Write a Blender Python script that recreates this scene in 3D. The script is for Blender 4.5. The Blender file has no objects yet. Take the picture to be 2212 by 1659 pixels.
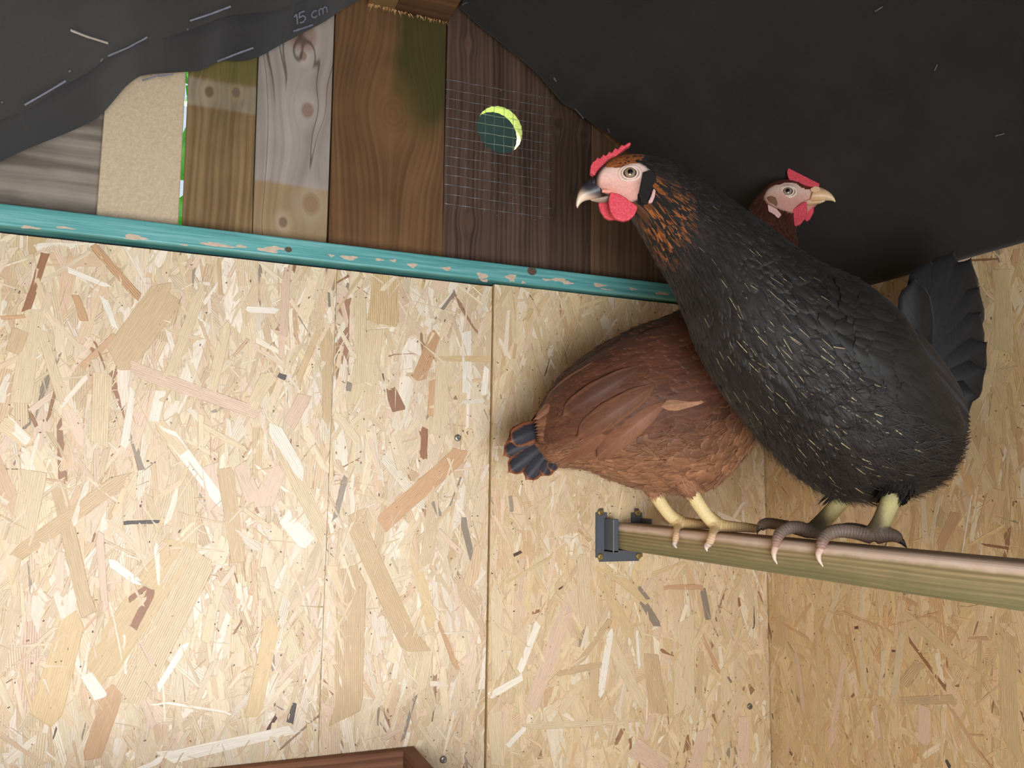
import bpy, bmesh, math, random
import numpy as np
from mathutils import Vector, Matrix

random.seed(7)
RNG = np.random.default_rng(11)
SC = bpy.context.scene
COL = SC.collection
# ------------------------------------------------------------------ camera, sky, light, exposure
FPX, CX, CY = 1800.63, 1106.0, 829.5
CAM = np.array([0.0, -1.0095, 0.0])
_yaw, _pit, _rol = [math.radians(a) for a in (22.0703, 6.8933, 0.8053)]
_F = np.array([math.sin(_yaw)*math.cos(_pit), math.cos(_yaw)*math.cos(_pit), math.sin(_pit)])
_rt = np.array([math.cos(_yaw), -math.sin(_yaw), 0.0]); _up = np.cross(_rt, _F)
_R = _rt*math.cos(_rol)+_up*math.sin(_rol); _U = -_rt*math.sin(_rol)+_up*math.cos(_rol)
cam = bpy.data.objects.new('camera', bpy.data.cameras.new('camera'))
COL.objects.link(cam)
cam.matrix_world = Matrix(((_R[0], _U[0], -_F[0], CAM[0]), (_R[1], _U[1], -_F[1], CAM[1]), (_R[2], _U[2], -_F[2], CAM[2]), (0, 0, 0, 1)))
cam.data.sensor_width = 36; cam.data.lens = FPX/2212*36; cam.data.clip_start = 0.01
SC.camera = cam

SC.view_settings.view_transform = 'Standard'; SC.view_settings.look = 'None'
SC.view_settings.gamma = 1; SC.view_settings.use_curve_mapping = False
SC.view_settings.exposure = 0.0

w = bpy.data.worlds.new('sky'); SC.world = w; w.use_nodes = True
wb = w.node_tree.nodes['Background']; wb.inputs[0].default_value = (0.72, 0.85, 1.0, 1); wb.inputs[1].default_value = 0.9

def lamp(name, kind, loc, target, energy, color, size=None, size_y=None):
    l = bpy.data.lights.new(name, kind); l.energy = energy; l.color = color
    if kind == 'AREA':
        l.shape = 'RECTANGLE'; l.size = size; l.size_y = size_y or size
    if kind == 'SUN':
        l.angle = math.radians(1.0)
    o = bpy.data.objects.new(name, l); COL.objects.link(o); o.location = loc
    o.rotation_euler = (Vector(target)-Vector(loc)).to_track_quat('-Z', 'Y').to_euler()
    return o
lamp('sun', 'SUN', (-2, 3, 5), (0.2, 0.8, 0), 22.0, (1.0, 0.95, 0.85))
door = lamp('door_daylight', 'AREA', (0.02, -1.36, -0.26), (0.03, 0.0, -0.12), 9.9, (0.95, 0.972, 1.0), 0.50, 0.50)
door.data.spread = math.radians(125)

# ------------------------------------------------------------------ helpers
def ray(x, y): return (x-CX)*_R-(y-CY)*_U+FPX*_F
def onY(x, y, Y=0.0):
    d = ray(x, y); return CAM+d*((Y-CAM[1])/d[1])
def onX(x, y, X):
    d = ray(x, y); return CAM+d*((X-CAM[0])/d[0])
def onZ(x, y, Z):
    d = ray(x, y); return CAM+d*((Z-CAM[2])/d[2])
def onP(x, y, P, n):
    d = ray(x, y); return CAM+d*(np.dot(np.asarray(P)-CAM, n)/np.dot(d, n))
def lin(c):
    out = []
    for v in c[:3]:
        v = v/255.0
        out.append(v/12.92 if v <= 0.04045 else ((v+0.055)/1.055)**2.4)
    return tuple(out)
def rgba(c): return lin(c)+(1.0,)
def nrm(v): v = np.asarray(v, float); return v/np.linalg.norm(v)

def link(name, me, mat=None, parent=None, smooth=False):
    o = bpy.data.objects.new(name, me); COL.objects.link(o)
    if mat is not None:
        me.materials.clear(); me.materials.append(mat)
    if smooth: me.polygons.foreach_set('use_smooth', np.ones(len(me.polygons), bool))
    if parent is not None: o.parent = parent
    return o
def mesh_np(name, V, Fc):
    me = bpy.data.meshes.new(name)
    me.from_pydata([tuple(v) for v in V], [], [tuple(f) for f in Fc]); me.update(); me.polygons.foreach_set('use_smooth', np.zeros(len(me.polygons), bool)); return me
def obj(name, V, Fc, mat, parent=None, smooth=False):
    return link(name, mesh_np(name, V, Fc), mat, parent, smooth)
def from_bm(name, bm, mat, parent=None, smooth=False):
    me = bpy.data.meshes.new(name); bm.normal_update(); bm.to_mesh(me); bm.free()
    return link(name, me, mat, parent, smooth)
def tag(o, label=None, cat=None, group=None, kind=None):
    if label: o['label'] = label
    if cat: o['category'] = cat
    if group: o['group'] = group
    if kind: o['kind'] = kind
    return o
def empty(name, loc=(0, 0, 0)):
    o = bpy.data.objects.new(name, None); COL.objects.link(o); o.location = loc; o.empty_display_size = 0.05; return o
def at_base(e):
    """children were built in world coordinates: keep them in place under an empty that stands at its base"""
    inv = Matrix.Translation(-Vector(e.location))
    for c in e.children:
        c.matrix_parent_inverse = inv
def box_bm(bm, lo, hi, bev=0.0, seg=2):
    lo, hi = np.minimum(lo, hi), np.maximum(lo, hi)
    r = bmesh.ops.create_cube(bm, size=1.0)
    for v in r['verts']:
        for k in range(3): v.co[k] = lo[k]+(v.co[k]+0.5)*(hi[k]-lo[k])
    if bev > 0:
        es = list({e for v in r['verts'] for e in v.link_edges})
        bmesh.ops.bevel(bm, geom=es, offset=bev, segments=seg, profile=0.5, affect='EDGES')
def box(name, lo, hi, mat, parent=None, bev=0.0, seg=2):
    bm = bmesh.new(); box_bm(bm, lo, hi, bev, seg); return from_bm(name, bm, mat, parent)
def set_col(me, name, arr):
    a = me.attributes.new(name, 'FLOAT_COLOR', 'POINT'); a.data.foreach_set('color', np.asarray(arr, np.float32).ravel())
def set_uv(me, uvv):
    l = me.uv_layers.new(name='UVMap'); vi = np.empty(len(me.loops), np.int32); me.loops.foreach_get('vertex_index', vi)
    l.data.foreach_set('uv', np.asarray(uvv, np.float32)[vi].ravel())

# node helper
class NT:
    def __init__(s, name, rough=0.6, spec=0.3):
        s.m = bpy.data.materials.new(name); s.m.use_nodes = True; s.t = s.m.node_tree
        s.b = s.t.nodes['Principled BSDF']; s.b.inputs['Roughness'].default_value = rough
        s.b.inputs['Specular IOR Level'].default_value = spec
    def put(s, sock, v):
        if isinstance(v, bpy.types.NodeSocket): s.t.links.new(v, sock)
        elif isinstance(v, (tuple, list)) and sock.type == 'RGBA' and len(v) == 3: sock.default_value = tuple(v)+(1,)
        else: sock.default_value = v
    def n(s, typ, props=None, ins=None):
        nd = s.t.nodes.new('ShaderNode'+typ)
        for k, v in (props or {}).items(): setattr(nd, k, v)
        for k, v in (ins or {}).items(): s.put(nd.inputs[k], v)
        return nd
    def ma(s, op, a, b=0.0, c=None, clamp=False):
        ins = {0: a, 1: b}
        if c is not None: ins[2] = c
        return s.n('Math', {'operation': op, 'use_clamp': clamp}, ins).outputs[0]
    def mul(s, a, b): return s.ma('MULTIPLY', a, b)
    def add(s, a, b): return s.ma('ADD', a, b)
    def sub(s, a, b): return s.ma('SUBTRACT', a, b)
    def sm(s, x, a, b):
        return s.n('MapRange', {'interpolation_type': 'SMOOTHSTEP'}, {0: x, 1: a, 2: b, 3: 0.0, 4: 1.0}).outputs[0]
    def mix(s, f, a, b, mode='MIX'):
        nd = s.n('Mix', {'data_type': 'RGBA', 'blend_type': mode}); s.put(nd.inputs[0], f); s.put(nd.inputs[6], a); s.put(nd.inputs[7], b)
        return nd.outputs[2]
    def co(s, which='Object'): return s.n('TexCoord').outputs[which]
    def xyz(s, v):
        nd = s.n('SeparateXYZ', None, {0: v}); return nd.outputs[0], nd.outputs[1], nd.outputs[2]
    def vec(s, x, y, z): return s.n('CombineXYZ', None, {0: x, 1: y, 2: z}).outputs[0]
    def noise(s, v, scale=5.0, detail=3.0, rough=0.55, dist=0.0):
        return s.n('TexNoise', None, {'Vector': v, 'Scale': scale, 'Detail': detail, 'Roughness': rough, 'Distortion': dist}).outputs[0]
    def ramp(s, f, stops):
        nd = s.n('ValToRGB', None, {0: f}); r = nd.color_ramp
        while len(r.elements) < len(stops): r.elements.new(0.5)
        for e, (p, c) in zip(r.elements, stops):
            e.position = p; e.color = tuple(c)+(1,) if len(c) == 3 else c
        return nd.outputs[0]
    def attr(s, name):
        nd = s.n('Attribute', {'attribute_name': name}); return nd.outputs['Color'], nd.outputs['Alpha']
    def bump(s, h, strength=0.3, dist=0.001):
        s.put(s.b.inputs['Normal'], s.n('Bump', None, {'Height': h, 'Strength': strength, 'Distance': dist}).outputs[0])
    def base(s, c): s.put(s.b.inputs['Base Color'], c); return s
def plain(name, c, rough=0.6, spec=0.3, metal=0.0, noise=0.0, nscale=60.0, bump=0.0):
    t = NT(name, rough, spec); t.b.inputs['Metallic'].default_value = metal
    if noise:
        f = t.noise(t.co(), nscale, 4.0)
        a = tuple(max(0, v*(1-noise)) for v in lin(c)); b = tuple(min(1, v*(1+noise)) for v in lin(c))
        t.base(t.ramp(f, [(0.3, a), (0.7, b)]))
        if bump: t.bump(f, bump, 0.001)
    else: t.base(rgba(c))
    return t.m

# ------------------------------------------------------------------ materials of the setting
def wood_mat(name, c_lo, c_hi, along='Z', freq=55.0, knots=(), zones=(), moss=None, streak=0.5, rough=0.75, cracks=0.0, fine=1.0, blotch=None, seed=0.0):
    """plank: grain lines run along one axis and bend around knots; zones/moss/blotch are stains with their own outline"""
    t = NT(name, rough, 0.2); p = t.co(); X, Y, Z = t.xyz(p)
    (A, L) = (X, Z) if along == 'Z' else ((Z, X) if along == 'X' else (Z, Y))
    wob = t.mul(t.sub(t.noise(t.vec(A, t.mul(L, 0.35), seed), 14.0, 2.0), 0.5), 0.012)
    g = t.add(A, wob)
    km = []
    for (ka, kl, kr, kc) in knots:
        da = t.sub(A, ka); dl = t.sub(L, kl)
        d = t.ma('SQRT', t.add(t.mul(da, da), t.mul(t.mul(dl, dl), 0.55)))
        e = t.ma('EXPONENT', t.mul(t.mul(d, d), -1.0/(2*(kr*1.9)**2)), 0.0) if False else t.ma('POWER', 2.718, t.mul(t.mul(d, d), -1.0/(2*(kr*1.9)**2)))
        g = t.sub(g, t.mul(t.mul(da, e), 0.85))
        km.append((d, kr, kc))
    s1 = t.noise(t.vec(t.mul(g, freq), t.mul(L, freq*0.018), seed), 1.0, 4.0, 0.6)
    s2 = t.noise(t.vec(t.mul(g, freq*6), t.mul(L, freq*0.12), seed+3), 1.0, 2.0, 0.6)
    s3 = t.noise(p, 9.0, 3.0)
    band = t.ma('SINE', t.mul(t.add(g, t.mul(s1, 0.01)), freq*12.0))
    f = t.add(t.mul(s1, 0.9*streak+0.3), t.mul(s2, 0.35*fine))
    f = t.add(f, t.mul(band, 0.07*fine)); f = t.add(t.sub(f, 0.2*streak), t.mul(t.sub(s3, 0.5), 0.5))
    c = t.ramp(f, [(0.28, lin(c_lo)), (0.72, lin(c_hi))])
    for (z0, z1, zc, amt, soft) in zones:
        edge = t.add(L, t.mul(t.sub(s3, 0.5), 0.012))
        m = t.mul(t.sm(edge, z0-soft, z0+soft), t.sub(1.0, t.sm(edge, z1-soft, z1+soft)))
        c2 = t.mix(t.mul(t.sub(f, 0.3), 1.2), lin([v*0.72 for v in zc]), lin(zc))
        c = t.mix(t.mul(m, amt), c, c2)
    if blotch:
        (bc, sc, lo, hi, amt) = blotch
        m = t.sm(t.noise(t.vec(t.mul(A, 1.0 if along == 'Z' else 2.2), t.mul(L, 0.45), seed+9), sc, 4.0, 0.65), lo, hi)
        c = t.mix(t.mul(m, amt), c, lin(bc))
    if moss:
        (ma_, ml_, ra_, rl_, mc, amt) = moss
        da = t.mul(t.sub(A, ma_), 1/ra_); dl = t.mul(t.sub(L, ml_), 1/rl_)
        d = t.ma('SQRT', t.add(t.mul(da, da), t.mul(dl, dl)))
        m = t.sub(1.0, t.sm(t.add(d, t.mul(t.sub(s3, 0.5), 0.9)), 0.6, 1.1))
        c = t.mix(t.mul(m, amt), c, t.mix(s2, lin([v*0.7 for v in mc]), lin(mc)))
    for (d, kr, kc) in km:
        inside = t.sub(1.0, t.sm(t.add(d, t.mul(t.sub(s3, 0.5), kr*0.9)), kr*0.6, kr*1.1))
        halo = t.sub(1.0, t.sm(d, kr*1.0, kr*2.6))
        rings = t.ma('SINE', t.mul(d, 6.28*3.2/kr))
        c = t.mix(t.mul(halo, 0.12), c, lin([min(255, v*1.25) for v in c_hi]))
        kcol = t.mix(t.add(t.mul(rings, 0.10), t.add(0.1, t.mul(s1, 0.7))), lin([v*0.62 for v in kc]), lin(kc))
        c = t.mix(t.mul(inside, 0.62), c, kcol)
    if cracks:
        cr = t.noise(t.vec(t.mul(g, 34.0), t.mul(L, 1.3), seed+5), 1.0, 2.0)
        m = t.mul(t.sm(cr, 0.485, 0.499), t.sub(1.0, t.sm(cr, 0.501, 0.515)))
        c = t.mix(t.mul(m, cracks), c, lin((60, 48, 40)))
    t.base(c); t.bump(f, 0.35, 0.0008)
    return t.m

def osb_mat():
    t = NT('pressed_strand_wood', 0.43, 0.42); c, al = t.attr('col'); uv = t.n('UVMap').outputs[0]; u, v, _ = t.xyz(uv)
    s1 = t.noise(t.vec(t.mul(u, 0.9), t.mul(v, 0.035), 0.0), 1.0, 3.0, 0.6)
    s2 = t.noise(t.vec(t.mul(u, 4.0), t.mul(v, 0.10), 2.0), 1.0, 2.0, 0.6)
    wv = t.ma('SINE', t.add(t.mul(u, 2.6), t.mul(s1, 3.0)))
    ring = t.mul(t.sm(wv, 0.1, 0.95), al)
    k = t.add(0.40, t.add(t.mul(s1, 0.66), t.mul(s2, 0.54)))
    c1 = t.mix(1.0, c, t.n('CombineXYZ', None, {0: k, 1: k, 2: k}).outputs[0], 'MULTIPLY')
    c2 = t.mix(t.mul(ring, 0.62), c1, t.mix(1.0, c1, (0.62, 0.45, 0.30), 'MULTIPLY'))
    fl = t.noise(t.vec(t.mul(u, 0.9), t.mul(v, 0.22), 8.0), 1.0, 1.0)
    c3 = t.mix(t.mul(t.sm(fl, 0.72, 0.76), 0.55), c2, t.mix(1.0, c2, (0.4, 0.27, 0.18), 'MULTIPLY'))
    t.base(c3); t.bump(t.sub(t.add(s1, t.mul(s2, 0.5)), t.mul(ring, 0.8)), 0.35, 0.0006)
    return t.m
M_OSB = osb_mat()

# ------------------------------------------------------------------ oriented strand board
PAL = {'c': (222, 200, 164), 't': (201, 172, 130), 'p': (220, 190, 166), 'w': (240, 231, 214), 'y': (211, 182, 132),
       'o': (199, 153, 108), 'b': (150, 102, 70), 'g': (140, 126, 112), 'd': (78, 54, 46), 'm': (92, 42, 36), 'k': (70, 62, 66)}
def strands(n, Lr, Wr, rng, wts, sig=28, uni=0.2, ring=0.25, tone=(222, 193, 150)):
    L = rng.uniform(*Lr, n)*rng.uniform(0.7, 1.0, n); W = rng.uniform(*Wr, n)
    ang = np.where(rng.random(n) < uni, rng.uniform(-90, 90, n), rng.normal(0, sig, n))
    keys = list(wts); pr = np.array([wts[k] for k in keys]); pr = pr/pr.sum()
    ci = rng.choice(len(keys), n, p=pr); base = np.array([lin(PAL[k]) for k in keys])[ci]
    keep = np.array([0.85 if k in 'bgdmk' else 0.5 for k in keys])[ci][:, None]; base = base*keep+np.array(lin(tone))*(1-keep)
    base = base*rng.uniform(0.92, 1.08, (n, 1))*rng.uniform(0.98, 1.02, (n, 3))
    rg = np.where(rng.random(n) < ring, rng.uniform(0.4, 1.0, n), 0.0)
    return L, W, ang, np.c_[np.clip(base, 0, 1), rg]
def strand_mesh(name, x, z, L, W, ang, col, hgt, rng, rect, frame, thick=0.00022, point=0.5, edge=0.00045):
    """x, z: centres on the board (m); each strand is a thin chip with ragged ends, its top at hgt above the board"""
    n = len(x)
    tt = np.array([-1, -0.80, 0.78, 1, 1, 0.80, -0.78, -1.0]); ss = np.array([-0.5, -1, -1, -0.45, 0.45, 1, 1, 0.5])
    al = tt[None, :]*(L/2)[:, None]*(1+rng.uniform(-0.12, 0.12, (n, 8))); ac = ss[None, :]*(W/2)[:, None]
    pt = rng.random(n) < point
    sk = rng.uniform(-0.9, 0.9, (n, 2))
    for k, e in ((0, 0), (7, 0), (3, 1), (4, 1)):
        ac[:, k] = np.where(pt, (sk[:, e]*0.9)*(W/2)+np.sign(ss[k])*0.08*W, np.sign(ss[k])*(W/2)*rng.uniform(0.88, 1.03, n))
        al[:, k] += np.where(pt, 0, rng.uniform(-0.06, 0.06, n)*L)
    ac += rng.uniform(-0.10, 0.10, (n, 8))*W[:, None]
    bend = rng.normal(0, 0.05, n)*L
    ac += bend[:, None]*((al/(L/2)[:, None])**2-0.5)
    a = np.radians(ang)
    X = x[:, None]+ac*np.cos(a)[:, None]+al*np.sin(a)[:, None]
    Zc = z[:, None]-ac*np.sin(a)[:, None]+al*np.cos(a)[:, None]
    X = np.clip(X, rect[0], rect[1]); Zc = np.clip(Zc, rect[2], rect[3])
    tl = rng.normal(0, 0.00007, (n, 2))
    H = hgt[:, None]+tl[:, :1]*tt[None]+tl[:, 1:]*ss[None]
    O, eu, ev, en = frame
    sa_ = np.maximum(1-2*edge/L, 0.3)[:, None]; sc_ = np.maximum(1-2*edge/W, 0.35)[:, None]
    xi = np.clip(x[:, None]+ac*sc_*np.cos(a)[:, None]+al*sa_*np.sin(a)[:, None], rect[0], rect[1]); zi = np.clip(z[:, None]-ac*sc_*np.sin(a)[:, None]+al*sa_*np.cos(a)[:, None], rect[2], rect[3])
    top = O+xi[..., None]*eu+zi[..., None]*ev+H[..., None]*en
    bot = O+X[..., None]*eu+Zc[..., None]*ev+(H-thick)[..., None]*en
    V = np.concatenate([top, bot], 1).reshape(-1, 3)
    b = np.arange(n)*16
    loops_top = b[:, None]+np.arange(8)[None]
    i = np.arange(8); j = (i+1) % 8
    side = np.stack([i, i+8, j+8, j], 1)
    loops_side = (b[:, None, None]+side[None]).reshape(n, 32)
    loops = np.concatenate([loops_top, loops_side], 1).ravel()
    sizes = np.tile(np.r_[8, np.full(8, 4)], n)
    me = bpy.data.meshes.new(name)
    me.vertices.add(len(V)); me.vertices.foreach_set('co', V.astype(np.float32).ravel())
    me.loops.add(len(loops)); me.loops.foreach_set('vertex_index', loops.astype(np.int32))
    me.polygons.add(len(sizes)); st = np.r_[0, np.cumsum(sizes)[:-1]]
    me.polygons.foreach_set('loop_start', st.astype(np.int32)); me.polygons.foreach_set('loop_total', sizes.astype(np.int32))
    me.update(calc_edges=True); me.validate(); me.polygons.foreach_set('use_smooth', np.zeros(len(me.polygons), bool))
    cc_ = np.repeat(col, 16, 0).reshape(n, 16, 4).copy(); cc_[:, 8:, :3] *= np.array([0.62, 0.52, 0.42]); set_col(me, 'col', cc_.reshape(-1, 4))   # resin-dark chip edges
    off = rng.uniform(0, 500, (n, 1, 2))
    uv = np.stack([ac*1000, al*1000], -1)+off; uv = np.concatenate([uv, uv], 1).reshape(-1, 2)
    set_uv(me, uv)
    return me
WT_END = {'c': 44, 't': 21, 'p': 12, 'w': 16, 'y': 8, 'o': 4.0, 'b': 1.0, 'g': 0.9}
WT_MID = {**WT_END, 'w': 11, 'y': 12, 't': 24}
WT_SIDE = {'c': 30, 't': 26, 'p': 8, 'w': 3, 'y': 24, 'o': 8, 'b': 1.0, 'g': 0.6}
def osb_panel(parent, rect, frame, wts, seed, depth, feats=()):
    """board core > pressed strands (stuff) and the distinct strands, one mesh each"""
    rng = np.random.default_rng(seed)
    O, eu, ev, en = frame
    lo = (rect[0], rect[2]); hi = (rect[1], rect[3])
    c = [O+eu*a+ev*b for a, b in ((lo[0], lo[1]), (hi[0], lo[1]), (hi[0], hi[1]), (lo[0], hi[1]))]
    V = c+[p-en*depth for p in c]
    me = mesh_np('osb_panel', V, [(0, 1, 2, 3), (7, 6, 5, 4), (0, 4, 5, 1), (1, 5, 6, 2), (2, 6, 7, 3), (3, 7, 4, 0)])
    set_col(me, 'col', np.tile(np.r_[lin(PAL['t']), 0.0], (8, 1))); set_uv(me, np.array([[p[0]*1000, p[2]*1000] for p in V]))
    panel = link('osb_panel', me, M_OSB, parent)
    area = (hi[0]-lo[0])*(hi[1]-lo[1])
    sets = []
    for (dens, Lr, Wr, sig, uni, ring, h0, h1, wt) in (
        (4600, (0.05, 0.15), (0.006, 0.020), 17, 0.06, 0.45, 0.0000, 0.0006, wts),
        (6000, (0.018, 0.07), (0.0018, 0.0075), 25, 0.14, 0.25, 0.0003, 0.00075, wts),
        (3600, (0.008, 0.035), (0.0006, 0.0022), 32, 0.3, 0.0, 0.0005, 0.0008, {**wts, 'o': wts['o']*2.0, 'b': 2.2, 'w': wts['w']*1.5, 'g': 1.4, 'd': 0.8}),
        (1100, (0.0012, 0.004), (0.0007, 0.0018), 40, 0.5, 0.0, 0.0008, 0.00085, {'d': 5, 'b': 4, 'k': 3, 'm': 1})):
        n = int(dens*area)
        L, W, ang, col = strands(n, Lr, Wr, rng, wt, sig, uni, ring, (230, 198, 148) if wts is WT_SIDE else ((224, 199, 160) if wts is WT_MID else (226, 207, 180)))
        sets.append((rng.uniform(lo[0], hi[0], n), rng.uniform(lo[1], hi[1], n), L, W, ang, col, rng.uniform(h0, h1, n)))
    A = [np.concatenate([s[k] for s in sets]) for k in range(7)]
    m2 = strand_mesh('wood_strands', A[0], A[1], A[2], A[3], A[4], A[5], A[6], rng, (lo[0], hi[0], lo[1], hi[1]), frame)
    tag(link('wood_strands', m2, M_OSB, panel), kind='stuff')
    for k, (p0, p1, wd, cc, rg) in enumerate(feats):
        (x0, z0), (x1, z1) = p0, p1
        L = math.hypot(x1-x0, z1-z0); ang = math.degrees(math.atan2(x1-x0, z1-z0))
        colr = np.r_[(np.array(lin(PAL[cc]))*(0.80 if cc in 'ctpyo' else 0.95)+np.array(lin((226, 207, 178)))*(0.20 if cc in 'ctpyo' else 0.05))*rng.uniform(0.95, 1.05), rg]
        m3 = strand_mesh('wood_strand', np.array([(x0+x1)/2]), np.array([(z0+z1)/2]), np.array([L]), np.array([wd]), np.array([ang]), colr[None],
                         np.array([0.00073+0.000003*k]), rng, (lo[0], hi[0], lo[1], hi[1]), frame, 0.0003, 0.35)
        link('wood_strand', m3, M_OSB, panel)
    return panel

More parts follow.
